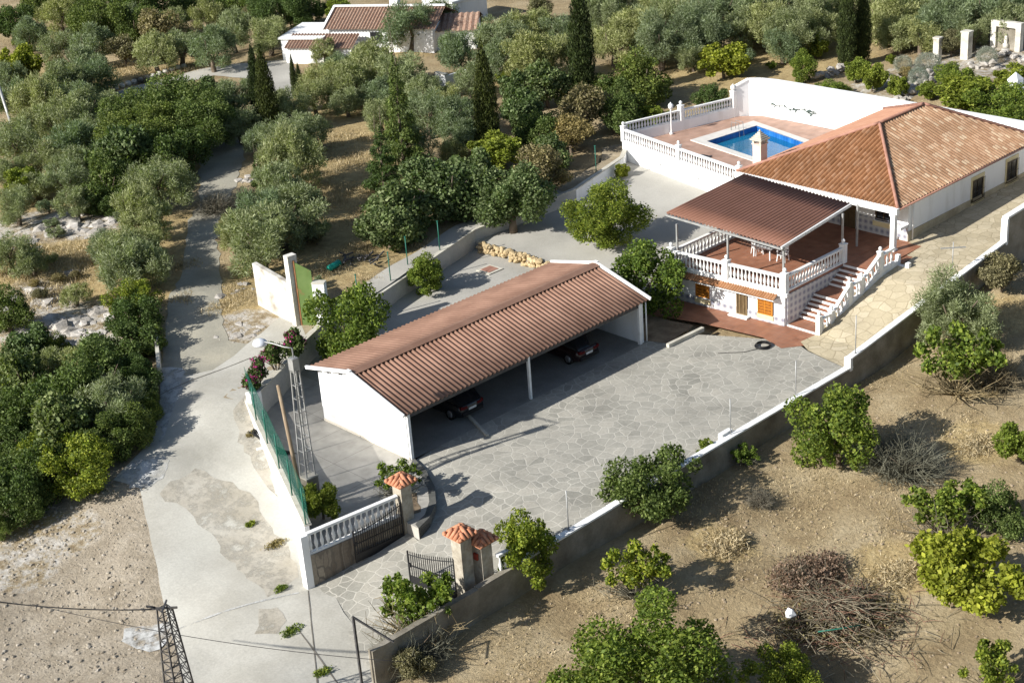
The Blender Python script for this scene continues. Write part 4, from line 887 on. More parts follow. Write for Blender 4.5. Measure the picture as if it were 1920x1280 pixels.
# ---------------------------------------------------------------- gate
gw = empty('gate_wall', (GC[0], GC[1], -1.2), 'stone faced wall topped by a white balustrade beside the entrance gate', 'wall')
ud = (G1 - GC) / np.linalg.norm(G1 - GC)
MB().wall(GC - ud * .05, G1, .3, -2, -1.5, .30, .36).build('stone_wall', STONEW, gw)
MB().wall(GC - ud * .30, GC + ud * .06, .44, -2, -2, 1.42, 1.42).build('corner_pier', WHITE, gw)
balustrade(gw, GC + ud * .08, G1 - ud * .3, .302, .362, 16, 1.12)
def tilecap(root, cx, cy, z, s=.55, rise=.42):
    mb = MB(); k = 5
    for side in range(4):
        a = side * math.pi / 2; ca, sa = math.cos(a), math.sin(a)
        for i in range(k):
            u = (i + .5) / k * 2 - 1; top = max(0, 1 - abs(u)) * .92
            x0, y0 = s, u * s; x1, y1 = s * (1 - top), u * s * (1. if True else 1)
            p0 = (cx + x0 * ca - y0 * sa, cy + x0 * sa + y0 * ca, z + .03); p1 = (cx + x1 * ca - y1 * sa, cy + x1 * sa + y1 * ca, z + .03 + rise * top)
            if top > .12: mb.tube([p0, p1], [s / k * .95, s / k * .8], 7)
    mb.add([(cx - s, cy - s, z), (cx + s, cy - s, z), (cx + s, cy + s, z), (cx - s, cy + s, z), (cx, cy, z + rise)], [(0, 1, 4), (1, 2, 4), (2, 3, 4), (3, 0, 4), (3, 2, 1, 0)])
    mb.lathe([(.09, 0), (.05, .08), (.01, .12)], 8, (cx, cy, z + rise)); return mb.build('tile_cap', CLAY, root)
PILM = concrete('pillar_stone', (.27, .23, .18), (.38, .34, .27), (.48, .44, .37), 2.5, 9, .4)
def pillar(px, py, zt, label, w_=.62, name='gate_pillar', z0=0.):
    p = PC(px, py) if z0 is None else P(px, py, z0); r = empty(name, (p[0], p[1], 0), label, 'pillar', 'gate pillars with tile caps')
    x, y = p[0], p[1]; h_ = w_ / 2
    MB().box((x - h_, y - h_, -1.6), (x + h_, y + h_, zt)).build('shaft', PILM, r)
    MB().box((x - h_ - .06, y - h_ - .06, zt + .001), (x + h_ + .06, y + h_ + .06, zt + .10)).build('cornice', COPE, r)
    tilecap(r, x, y, zt + .101); return (x, y)
g1 = pillar(762, 992, 1.9, 'gate pillar with terracotta tile cap at the end of the balustrade wall', z0=None)
g2 = pillar(872, 1092, 2.35, 'taller gate pillar with terracotta cap on the right side of the opening', .62)
g3 = pillar(908, 1080, 1.75, 'short pillar with terracotta cap beside the orchard wall', .62)
def gate_leaf(h0_, ang, Lg, label, zb=-.7):
    r = empty('gate_leaf', (h0_[0], h0_[1], zb), label, 'gate', 'black iron gate leaves'); r.rotation_euler = (0, 0, ang)
    fr = MB(); fr.box((0, -.03, .08), (.06, .03, 2.15)); fr.box((Lg - .06, -.03, .08), (Lg, .03, 1.75)); fr.box((.061, -.022, .10), (Lg - .061, .022, .16)); fr.box((.061, -.022, 1.0), (Lg - .061, .022, 1.05))
    child(fr.build('frame', IRON), r)
    nb = int(Lg / .125); bars = MB(); tp = []
    for i in range(nb + 1):
        u = i / nb; x = .06 + (Lg - .12) * u; zt = 2.1 - .42 * math.sin(u * math.pi / 2) ; tp.append((x, 0, zt - .1)); bars.box((x - .014, -.014, .16), (x + .014, .014, zt)); bars.lathe([(.012, 0), (.03, .03), (.002, .12)], 5, (x, 0, zt))
    child(bars.build('bars', IRON), r); child(MB().tube(tp, .022, 6).build('top_rail', IRON), r)
    child(MB().box((.062, -.012, .16), (Lg - .062, .012, .50)).build('kick_plate', IRON), r)
    child(MB().box((Lg - .16, -.05, .95), (Lg - .05, .05, 1.12)).build('lock', IRON), r)
gate_leaf((g1[0] - .38, g1[1] - .30), math.atan2(-ud[1], -ud[0]) + .05, 2.75, 'open black iron gate leaf standing against the balustrade wall', -.95)
lf = PC(770, 1097); gate_leaf((g2[0] - .3, g2[1] + .25), math.atan2(lf[1] - g2[1] - .25, lf[0] - g2[0] + .3), math.hypot(lf[1] - g2[1] - .25, lf[0] - g2[0] + .3), 'open black iron gate leaf hinged on the right pillar', -.9)
bsx = empty('garden_balustrade', (g3[0] + .8, g3[1], .3), 'short white balustrade fragment beside the short gate pillar', 'balustrade')
balustrade(bsx, (g3[0] + .35, g3[1] - .55), (g3[0] + 1.25, g3[1] - .62), .1, .1, 3, 1.05)
tag(MB().box((g3[0] - .42, g3[1] - .12, 1.05), (g3[0] - .33, g3[1] + .12, 1.35)).build('letter_box', mat('red_box', (.3, .05, .03), .5)), 'small red letter box on the short gate pillar', 'letter box')

# ---------------------------------------------------------------- lamp pylon, poles and wires
def lattice(root, base, top, wb, wt, r, nseg, M, xb=True):
    base = np.array(base, float); top = np.array(top, float); cs = [(-1, -1), (1, -1), (1, 1), (-1, 1)]
    def pt(t, c): wd = (wb + (wt - wb) * t) / 2; return base + (top - base) * t + np.array((c[0] * wd, c[1] * wd, 0))
    for c in cs: MB().bar(pt(0, c), pt(1, c), r * 1.6).build('leg', M, root)
    br = MB()
    for i in range(nseg):
        t0, t1 = i / nseg, (i + 1) / nseg
        ring = MB()
        for k in range(4):
            ring.bar(pt(t1, cs[k]), pt(t1, cs[(k + 1) % 4]), r * .8)
            if xb: ring.bar(pt(t0, cs[k]), pt(t1, cs[(k + 1) % 4]), r * .8)
        ring.build('brace', M, root)
lpb = P(575, 868, 1.35); LB = (lpb[0], lpb[1], 1.35)
# foot of the street lamp: stone block in the court
px0 = P(584, 938, 0.0)
lam = empty('street_lamp', (px0[0], px0[1], 0), 'street lamp on a grey lattice mast with a white dome head above the court', 'street lamp')
X, Y = px0[0], px0[1]
def vert_z(x, y, py):
    lo, hi = -5, 30
    for _ in range(40):
        m_ = (lo + hi) / 2
        if proj((x, y, m_))[1] > py: lo = m_
        else: hi = m_
    return lo
LZ = vert_z(X, Y, 672)
MB().box((X - .34, Y - .34, -.1), (X + .34, Y + .34, 1.35)).build('footing', DIRTYWALL, lam)
MB().box((X - .36, Y - .36, 1.351), (X + .36, Y + .36, 1.42)).build('footing_top', COPE, lam)
MB().box((X - .36, Y - .2, .55), (X - .341, Y + .2, .95)).build('meter_door', mat('pale_metal', (.45, .52, .5), .5), lam)
lattice(lam, (X, Y, 1.4), (X + .1, Y, LZ), .50, .26, .036, 9, STEEL, False)
ztop = LZ; print('lamp', LZ, X, Y)
tip = np.array((X + .1, Y, ztop)); hd = P(487, 641, LZ + .55)
MB().tube([tip + (0, 0, -.3), tip + (0, 0, .5), tip * .75 + hd * .25 + (0, 0, .35), tip * .4 + hd * .6 + (0, 0, .25), hd + (0, 0, .05)], .035, 6).build('arm', STEEL, lam)
MB().lathe([(.34, -.14), (.36, -.07), (.30, .05), (.17, .13), (.04, .16)], 16, hd).build('lamp_head', mat('lamp_shell', (.62, .64, .68), .35), lam)
MB().box((X - .1, Y - .18, LZ - .6), (X + .25, Y + .2, LZ)).build('cable_box', STEEL, lam)
wb_ = P(566, 975, .0); a = P(566, 978, 0.2)
p0 = P(571, 955, .1); wp = empty('wooden_pole', (p0[0], p0[1], 0), 'weathered wooden pole leaning beside the street lamp inside the road wall', 'pole')
p0 = P(571, 955, .1); 
def vert_z(x, y, py):
    lo, hi = -5, 30
    for _ in range(40):
        m_ = (lo + hi) / 2
        if proj((x, y, m_))[1] > py: lo = m_
        else: hi = m_
    return lo
tz = vert_z(p0[0], p0[1] + .6, 722); pt_ = P(521, 722, tz)
MB().tube([(p0[0], p0[1], 0), (p0[0] * .5 + pt_[0] * .5, p0[1] * .5 + pt_[1] * .5, tz / 2), tuple(pt_)], [.12, .10, .085], 8).build('shaft', WOOD, wp)
hoses = MB()
for i in range(9):
    rr = random.Random(i); q = P(505 + i * 1.0, 845, .1)
    hoses.tube([(q[0] + rr.uniform(-.2, .2), q[1] + 1.3 + rr.uniform(-.3, .3), .1 + .7), (q[0] + rr.uniform(-.1, .3), q[1] + .4, .25), (q[0] + rr.uniform(0, .5), q[1] - .4, .08), (q[0] + .5 + rr.uniform(-.2, .2), q[1] - .9, .07)], .03, 5)
tag(hoses.build('cable_bundle', BLACKP), 'loose bundle of black hoses hanging by the wall near the netting fence', 'hoses')
cb = MB(); q0 = P(515, 835, .1); q1 = P(555, 850, .3); cb.tube([q0, (q0 + q1) / 2 - (0, 0, .05), q1], .025, 5)
tag(cb.build('black_hose', BLACKP), 'single black hose trailing to the wooden pole', 'hose')
# lattice pylon at the lower left, nearer than the road
pyb = G(356, 1390); pyx = np.array(pyb)
z_top = vert_z(pyx[0], pyx[1], 1140)
pyl = empty('power_pylon', (pyx[0], pyx[1], pyx[2]), 'dark steel lattice pylon carrying wires over the concrete road', 'pylon')
lattice(pyl, (pyx[0], pyx[1], pyx[2]), (pyx[0], pyx[1], z_top), 1.1, .42, .035, 13, DARKST)
T = np.array((pyx[0], pyx[1], z_top))
MB().bar(T + (-.35, .35, .02), T + (.35, -.35, .02), .06, .08).bar(T + (-.3, -.3, .1), T + (.3, .3, .1), .06).build('crossarm', DARKST, pyl)
w0 = P(-60, 1118, z_top - 2); far = P(-60, 1118, z_top + .4)
ins = MB().tube([T + (-.25, .25, .05), T * .91 + far * .09 + (0, 0, .05)], .05, 6).build('insulator', BLACKP, pyl)
def wire(a, b, sag, r_=.014, n_=14):
    a = np.array(a, float); b = np.array(b, float)
    return [a + (b - a) * i / n_ - np.array((0, 0, sag * 4 * (i / n_) * (1 - i / n_))) for i in range(n_ + 1)]
tag(MB().tube(wire(T + (-.2, .2, 0), far, .25), .022, 5).tube(wire(T + (-.25, .3, -.05), P(-60, 1120, z_top - .2), .2), .022, 5).build('power_line', BLACKP), 'pair of dark wires running left from the pylon head', 'cable')
tag(MB().tube(wire(P(60, 1132, 7.5), P(760, 1240, 7.0), .35), .014, 4).build('power_line', BLACKP), 'thin grey wire crossing over the road below the pylon head', 'cable')
# steel frame post at the bottom
fpb = G(681, 1300); zt = vert_z(fpb[0], fpb[1], 1155)
fpo = empty('frame_post', (fpb[0], fpb[1], fpb[2]), 'dark steel post with a slanting bar at the lower edge of the paving', 'post')
MB().bar((fpb[0], fpb[1], fpb[2] - .2), (fpb[0], fpb[1], zt), .09).build('upright', DARKST, fpo)
e = P(738, 1203, zt - 1.2); MB().bar((fpb[0], fpb[1], zt - .03), e, .07).build('brace', DARKST, fpo)
# tall leaning pole at the left edge
b0 = G(27, 250); zt = vert_z(b0[0], b0[1], 165)
po = empty('utility_pole', tuple(b0), 'tall grey utility pole leaning out of the olive grove at the left edge', 'pole')
MB().tube([tuple(b0), tuple(P(-6, 150, zt))], [.16, .11], 8).build('shaft', STEEL, po)
# hose coil, manhole, small clutter
hc = MB(); cpt = P(1430, 648, .1)
for k in range(4):
    hc.tube([(cpt[0] + (.42 + .03 * math.sin(k * 2)) * math.cos(a) + .02 * k, cpt[1] + (.42 + .03 * math.cos(k)) * math.sin(a), .08 + .035 * k) for a in np.linspace(0, 6.4, 22)], .03, 5)
hc.tube([(cpt[0] - .35, cpt[1], .06), (cpt[0] - 1.2, cpt[1] + .35, .06), (cpt[0] - 2.2, cpt[1] + 1.4, .06)], .016, 4)
tag(hc.build('hose_coil', BLACKP), 'coiled black garden hose on the paving before the patio', 'hose')
mp_ = P(918, 506, .04); o = MB().box((-.62, -.62, 0), (.62, .62, .05)).build('manhole_cover', COPE); o.location = mp_; tag(o, 'square pale manhole frame with a rusty cover in the lower yard', 'manhole'); MB().box((-.42, -.42, .051), (.42, .42, .07)).build('cover_plate', RIDGE, o)
# ruined white wall with green gate
rw = empty('ruined_wall', (7, 19, 1.3), 'weathered white wall stub with a tall pier by the old green gate', 'wall')
ga = P(556, 602, 1.35); zg = vert_z(ga[0], ga[1], 476); 
p_a = np.array(G(488, 570)); p_b = np.array(ga)
zA = vert_z(p_a[0], p_a[1], 492)
MB().wall(p_a, p_b, .3, .8, .8, zA, zA - .35).build('wall', STAINW, rw)
dpb = (p_b - p_a)[:2] / np.linalg.norm((p_b - p_a)[:2]); pq = p_b[:2]
MB().wall(pq, pq + dpb * .45, .6, .8, .8, zg, zg).build('pier', STAINW, rw)
gq = pq + dpb * .46; ge = P(596, 608, 1.3)[:2]
gtt = empty('metal_gate', (gq[0], gq[1], 1.3), 'old light green sheet metal gate streaked with rust', 'gate')
MG, n, l, b, tc = base('green_gate_paint', .6)
l.new(ramp(n, l, noise(n, l, tc.outputs['Object'], 1.1, 6, .7), [(.30, (.22, .13, .06)), (.40, (.11, .17, .05)), (.62, (.14, .20, .065)), (.75, (.03, .15, .08))]), b.inputs['Base Color'])
gd = ge - gq; gl_ = np.linalg.norm(gd); gd /= gl_
MB().wall(gq, gq + gd * (gl_), .06, 1.1, 1.1, zg - .35, zg - .9).build('gate_sheet', MG, gtt)
MB().wall(gq - gd * .0, gq + gd * .1, .1, 1.1, 1.1, zg - .3, zg - .32).build('gate_frame', mat('rust', (.22, .10, .04), .8, (.3, .15, .07), 4), gtt)
rp2 = empty('gate_pier', (ge[0], ge[1], 1.2), 'white rendered pier on the right side of the old green gate', 'pier')
zp = vert_z(ge[0], ge[1], 530); MB().wall(ge + gd * .02, ge + gd * .75, .45, .9, .9, zp, zp).build('shaft', WHITE, rp2); MB().wall(ge + gd * .0, ge + gd * .77, .5, zp + .002, zp + .002, zp + .08, zp + .08).build('cap', COPE, rp2)
q = G(626, 499, .2); o = MB().tube([(-.5, -.1, .22), (.5, .1, .25)], [.2, .22], 12).build('green_barrel', mat('green_plastic', (.02, .33, .24), .4)); o.location = q; tag(o, 'small turquoise barrel lying on the dry grass behind the gate', 'barrel')
rr = random.Random(3); ju = MB()
for i in range(26):
    q = G(rr.uniform(640, 715), rr.uniform(482, 500), .1); ju.bar((q[0], q[1], q[2] + rr.uniform(0, .3)), (q[0] + rr.uniform(-.8, .8), q[1] + rr.uniform(-.5, .5), q[2] + rr.uniform(.1, .5)), rr.uniform(.04, .12))
tag(ju.build('scrap_heap', DARKST), 'heap of dark scrap metal and pipes on the dry grass', 'scrap')
q = G(300, 675); tag(MB().wall(G(302, 715)[:2], G(296, 645)[:2], .2, 0.3, .5, 1.75, 1.85).build('road_kerb_wall', COPE), 'thin concrete kerb wall at the left edge of the track', 'wall')

# ---------------------------------------------------------------- far house and garden structures
fh = G(700, 118); fh = empty('far_house', tuple(fh), 'white farmhouse with clay tile roofs beyond the olive grove', 'house')
z0f = fh.location.z; 
def fpt(px, py, z): return P(px, py, z0f + z)
# main block: front eave line from (608,42..70) to (770,50); built on the calibrated axes
fe0, fe1 = fpt(612, 62, 3.2), fpt(772, 66, 3.2)
# oriented rectangle: front wall runs between f0 and f1
f0 = fpt(622, 101, 0)[:2]; f1 = fpt(775, 101, 0)[:2]
dx = (f1 - f0) / np.linalg.norm(f1 - f0); nn = np.array([-dx[1], dx[0]])
if nn @ (np.array([43., 56.])) < 0: nn = -nn
Lf = np.linalg.norm(f1 - f0)
def q2(u, v_): return tuple(f0 + dx * u + nn * v_)
MB().prism([q2(0, 0), q2(Lf + 2, 0), q2(Lf + 2, 6), q2(0, 6)], z0f - .5, z0f + 2.4).build('wall', WHITE, fh)
def quadroof(us, vs, zz, nm='roof', M=HROOFY, waves=None):
    (u0, u1), (v0, v1), (za, zb) = us, vs, zz; k = int(abs(u1 - u0) / .3) * 4; vsx = []
    for j in range(2):
        for i in range(k + 1): p = q2(u0 + (u1 - u0) * i / k, (v0, v1)[j]); vsx.append((p[0], p[1], (za, zb)[j] + .06 * math.sin(i * math.pi / 2)))
    return MB().add(vsx, [(i, i + 1, k + 2 + i, k + 1 + i) for i in range(k)]).build(nm, M, fh)
FARR = mat('far_clay', (.23, .125, .085), .9, (.38, .27, .20), 6)
quadroof((-.4, Lf + 2.4), (-.4, 3), (z0f + 2.35, z0f + 3.6), M=FARR); quadroof((-.4, Lf + 2.4), (3, 6.4), (z0f + 3.6, z0f + 2.35), M=FARR)
vg = MB(); vg.bar((*q2(-.45, -.45), z0f + 2.33), (*q2(-.45, 3), z0f + 3.64), .22, .2); vg.bar((*q2(-.45, 3), z0f + 3.64), (*q2(-.45, 6.4), z0f + 2.33), .22, .2); vg.bar((*q2(-.5, 3), z0f + 3.72), (*q2(Lf + 2.4, 3), z0f + 3.72), .3, .14); vg.build('verge', WHITEC, fh)
mb = MB(); mb.add([(*q2(0.02, 0), z0f + 2.4), (*q2(0.02, 6), z0f + 2.4), (*q2(0.02, 3), z0f + 3.55)], [(0, 1, 2)]); mb.build('gable', WHITE, fh)
MB().prism([q2(-4.2, -1.5), q2(-.01, -1.5), q2(-.01, 4), q2(-4.2, 4)], z0f - .5, z0f + 1.75).build('wall', WHITE, fh)
quadroof((-3.4, 3.2), (-2.9, -.5), (z0f + 1.25, z0f + 2.0), M=FARR); MB().prism([q2(-3.4, -2.6), q2(3.0, -2.6), q2(3.0, -.01), q2(-3.4, -.01)], z0f - .5, z0f + 1.2).build('wall', WHITE, fh)
MB().prism([q2(-4.4, -1.7), q2(-.02, -1.7), q2(-.02, 4.2), q2(-4.4, 4.2)], z0f + 1.751, z0f + 1.9).build('parapet', WHITEC, fh)
MB().prism([q2(Lf * .5, -.06), q2(Lf * .5 + 1.1, -.06), q2(Lf * .5 + 1.1, -.004), q2(Lf * .5, -.004)], z0f + .95, z0f + 2.0).build('window', GLASS, fh)
MB().prism([q2(Lf * .62, 3.2), q2(Lf * .62 + .8, 3.2), q2(Lf * .62 + .8, 4.0), q2(Lf * .62, 4.0)], z0f + 3.0, z0f + 4.5).build('chimney', WHITE, fh)
# lower wing to the right
q0 = np.array(fpt(880, 92, 0)); 
w0_, w1_ = np.array(fpt(832, 95, 0))[:2], np.array(fpt(893, 92, 0))[:2]
wg = empty('far_annex', (*w0_, z0f), 'small white annex with clay tile roof right of the farmhouse', 'house')
d2 = (w1_ - w0_) / np.linalg.norm(w1_ - w0_); n2 = np.array([-d2[1], d2[0]]); n2 = n2 if n2 @ np.array([43., 56]) > 0 else -n2; L2 = np.linalg.norm(w1_ - w0_)
r4 = [tuple(w0_ - d2 * 3), tuple(w1_), tuple(w1_ + n2 * 5), tuple(w0_ - d2 * 3 + n2 * 5)]
MB().prism(r4, z0f - .5, z0f + 1.8).build('wall', WHITE, wg)
k = 50; vsx = []
for v0, zz in ((-.3, 1.8), (2.5, 2.8), (5.3, 1.8)):
    for i in range(k + 1): p = w0_ - d2 * 3.2 + d2 * (L2 + 3.5) * i / k + n2 * v0; vsx.append((*p, z0f + zz + .05 * math.sin(i * math.pi / 2)))
MB().add(vsx, [(j * (k + 1) + i, j * (k + 1) + i + 1, (j + 1) * (k + 1) + i + 1, (j + 1) * (k + 1) + i) for j in range(2) for i in range(k)]).build('roof', FARR, wg)
q = G(855, 40); o = MB().box((-2.2, -2.2, -.5), (2.2, 2.2, 2.4)).build('far_tower', WHITE); o.location = q; tag(o, 'white square block rising behind the farmhouse', 'building'); MB().box((-2.4, -2.4, 2.401), (2.4, 2.4, 2.6)).build('parapet', WHITEC, o); MB().box((-2.26, .2, 1.2), (-2.205, 1.0, 2.2)).build('window', GLASS, o)
# low shed wall in the grove
q = G(818, 172); o = MB().box((0, -1.3, -.2), (.3, 0, 1.6)).box((.301, -1.3, -.2), (2.4, -1.1, 1.5)).build('shed_wall', WHITE); o.location = q; tag(o, 'small white block wall among the olive trees below the farmhouse', 'wall'); MB().box((-.05, -1.35, 1.601), (.35, .05, 1.68)).build('coping', COPE, o)
# garden pillars, niche, small chapel-like kiln at upper right
for px, py, w_, h_, lab in ((1757, 112, .5, 1.7, 'slim white garden pillar on the left, between grey shrubs'), (1811, 110, .65, 2.1, 'wide white garden pillar on the right, beside a round grey shrub')):
    q = G(px, py); o = MB().box((-w_ / 2, -w_ / 2, -.3), (w_ / 2, w_ / 2, h_)).box((-w_ / 2 - .05, -w_ / 2 - .05, h_ + .001), (w_ / 2 + .05, w_ / 2 + .05, h_ + .12)).build('garden_pillar', STAINW); o.location = q; tag(o, lab, 'pillar')
q = G(1886, 92); nc = empty('garden_niche', tuple(q), 'rectangular white stone shrine frame with a dark niche in the upper garden', 'shrine')
child(MB().box((-.2, -1.3, -.3), (.3, -.85, 2.2)).box((-.2, .85, -.3), (.3, 1.3, 2.2)).box((-.2, -.849, 1.75), (.3, .849, 2.2)).build('frame', STAINW), nc); child(MB().box((.05, -.848, -.3), (.28, .848, 1.749)).build('back_panel', DIRTYWALL), nc)
child(MB().lathe([(.25, 0), (.25, .4), (.12, .5), (.16, .8), (.10, 1.05), (.02, 1.1)], 10, (-.05, 0, 0)).build('statue', STAINW), nc)
q = G(1904, 186); kb = empty('garden_oven', tuple(q), 'small white garden hut with a stubby chimney at the right edge', 'hut')
child(MB().box((-.4, -3.2, -.4), (1.4, .4, 1.0)).build('wall', WHITE), kb); child(MB().box((-.5, -.35, 1.001), (.35, .45, 1.5)).add([(-.5, -.35, 1.501), (.35, -.35, 1.501), (.35, .45, 1.501), (-.5, .45, 1.501), (-.08, .05, 2.0)], [(0, 1, 4), (1, 2, 4), (2, 3, 4), (3, 0, 4)]).build('chimney', WHITE), kb); child(MB().box((-.42, -.3, .3), (-.405, .1, .7)).build('vent', GLASS), kb)
for i, (a, b_, lab) in enumerate([((1870, 100), (1920, 118), 'low pale stone garden wall right of the shrine'), ((1680, 205), (1745, 140), 'pale limestone rockery edging behind the boundary wall'), ((1530, 150), (1590, 130), 'rough stone edging below the twin cypresses'), ((1815, 130), (1870, 128), 'low pale stone edging in front of the round shrub'), ((1700, 150), (1745, 158), 'pale stone terrace edging among the grey shrubs')]):
    A_, B_ = np.array(G(*a)), np.array(G(*b_)); mb = MB(); rr = random.Random(40 + i); nl = np.linalg.norm(B_ - A_)
    for k in range(int(nl * 7)):
        t = rr.random(); p = A_ + (B_ - A_) * t; mb.rock((p[0] + rr.uniform(-.35, .35), p[1] + rr.uniform(-.35, .35), p[2] + rr.uniform(0, .5)), rr.uniform(.2, .42), rr, .7)
    tag(mb.build('stone_edging', ROCK), lab, 'stone edging')
# row of white kerb stones along the upper road
ks = G(205, 172); ke = G(345, 128)
for i in range(13):
    t = i / 12; p = ks + (ke - ks) * t; o = MB().lathe([(.28, 0), (.3, .25), (.2, .4)], 8).build('roadside_stone', STAINW); o.location = (p[0], p[1], H(p[0], p[1])); tag(o, 'whitewashed stone lining the edge of the upper road', 'stone', 'whitewashed stones along the upper road')
# ---------------------------------------------------------------- vegetation
def leafmesh(name, rng, n, lobes, lw, ll, material, up=.0, outward=.5, shell=.55, droop=0.):
    """lobes: list of (cx,cy,cz, rx,ry,rz); small leaf faces spread through the lobes' volume"""
    vol = np.array([(r[3] * r[4] * r[5]) ** (2 / 3) for r in lobes]); pr_ = vol / vol.sum()
    li = rng.choice(len(lobes), n, p=pr_); Lb = np.array(lobes)[li]
    d = rng.normal(size=(n, 3)); d /= np.linalg.norm(d, axis=1)[:, None]
    rr = shell + (1.05 - shell) * rng.random(n) ** .6; rr *= 1 + .10 * rng.normal(size=n)
    pos = Lb[:, :3] + d * Lb[:, 3:6] * rr[:, None]
    # leaf axis
    a = rng.normal(size=(n, 3)); a /= np.linalg.norm(a, axis=1)[:, None]
    a = a + outward * d + np.array([0, 0, up - droop]); a /= np.linalg.norm(a, axis=1)[:, None]
    b_ = np.cross(a, rng.normal(size=(n, 3))); b_ /= np.linalg.norm(b_, axis=1)[:, None]
    s = rng.uniform(.6, 1.4, n)[:, None]
    hl, hw = a * ll * .5 * s, b_ * lw * .5 * s
    V = np.stack([pos - hl, pos + hw, pos + hl, pos - hw], 1).reshape(-1, 3)
    me = bpy.data.meshes.new(name); me.vertices.add(4 * n); me.vertices.foreach_set('co', V.astype(np.float32).ravel())
    me.loops.add(4 * n); me.loops.foreach_set('vertex_index', np.arange(4 * n, dtype=np.int32))
    me.polygons.add(n); me.polygons.foreach_set('loop_start', np.arange(0, 4 * n, 4, dtype=np.int32)); me.polygons.foreach_set('loop_total', np.full(n, 4, np.int32))
    me.update(calc_edges=True); me.materials.append(material); return me
def lobeset(rng, k, cz, sz, size, spread=.62, flat=.8, low=-.5, jit=1.):
    ax, ay = rng.uniform(.82, 1.12), rng.uniform(.82, 1.12); out = [(0, 0, cz, .46, .46, .46 * flat)]
    for i in range(k):
        while True:
            d = rng.normal(size=3); d /= np.linalg.norm(d)
            if d[2] > low: break
        r = spread * (1 + jit * rng.uniform(-.36, .22)); s = size * (1 + jit * rng.uniform(-.5, .3))
        out.append((d[0] * r * ax, d[1] * r * ay, cz + d[2] * r * sz, s, s, s * flat))
    return out
def trunkmesh(name, rng, cz, th, nb, mat_=BARK, lean=.1, spread=.5):
    mb = MB(); top = np.array((rng.uniform(-lean, lean), rng.uniform(-lean, lean), cz * .55))
    mb.tube([(0, 0, -.25), (0, 0, 0), tuple(top)], [th * 1.3, th * 1.05, th * .7], 7)
    for i in range(nb):
        a = 6.283 * i / nb + rng.uniform(-.4, .4); r = spread * rng.uniform(.6, 1.1); e = np.array((r * math.cos(a), r * math.sin(a), cz + rng.uniform(-.15, .35)))
        m_ = (top + e) / 2 + np.array((0, 0, -.08)) + rng.normal(size=3) * .05
        mb.tube([tuple(top * .8), tuple(m_), tuple(e)], [th * .5, th * .3, th * .1], 5)
    o = mb.build(name, mat_); me = o.data; bpy.data.objects.remove(o); return me
def twigmesh(name, rng, n, cz, material, rad_=1.0, th=.012):
    mb = MB()
    for i in range(n):
        d = rng.normal(size=3); d /= np.linalg.norm(d); d[2] = abs(d[2]) * .8 + .1
        e = d * rad_ * rng.uniform(.6, 1.1); s = e * rng.uniform(0, .5) * np.array((.6, .6, .5)); m_ = (s + e) / 2 + rng.normal(size=3) * .08
        mb.tube([tuple(s), tuple(m_), tuple(e)], [th * 1.6, th, th * .4], 3, False)
        for q in range(2):
            f = m_ + (e - m_) * rng.random(); g = f + rng.normal(size=3) * .2; mb.tube([tuple(f), tuple(g)], [th * .7, th * .3], 3, False)
    o = mb.build(name, material); me = o.data; bpy.data.objects.remove(o); return me
PR = {}
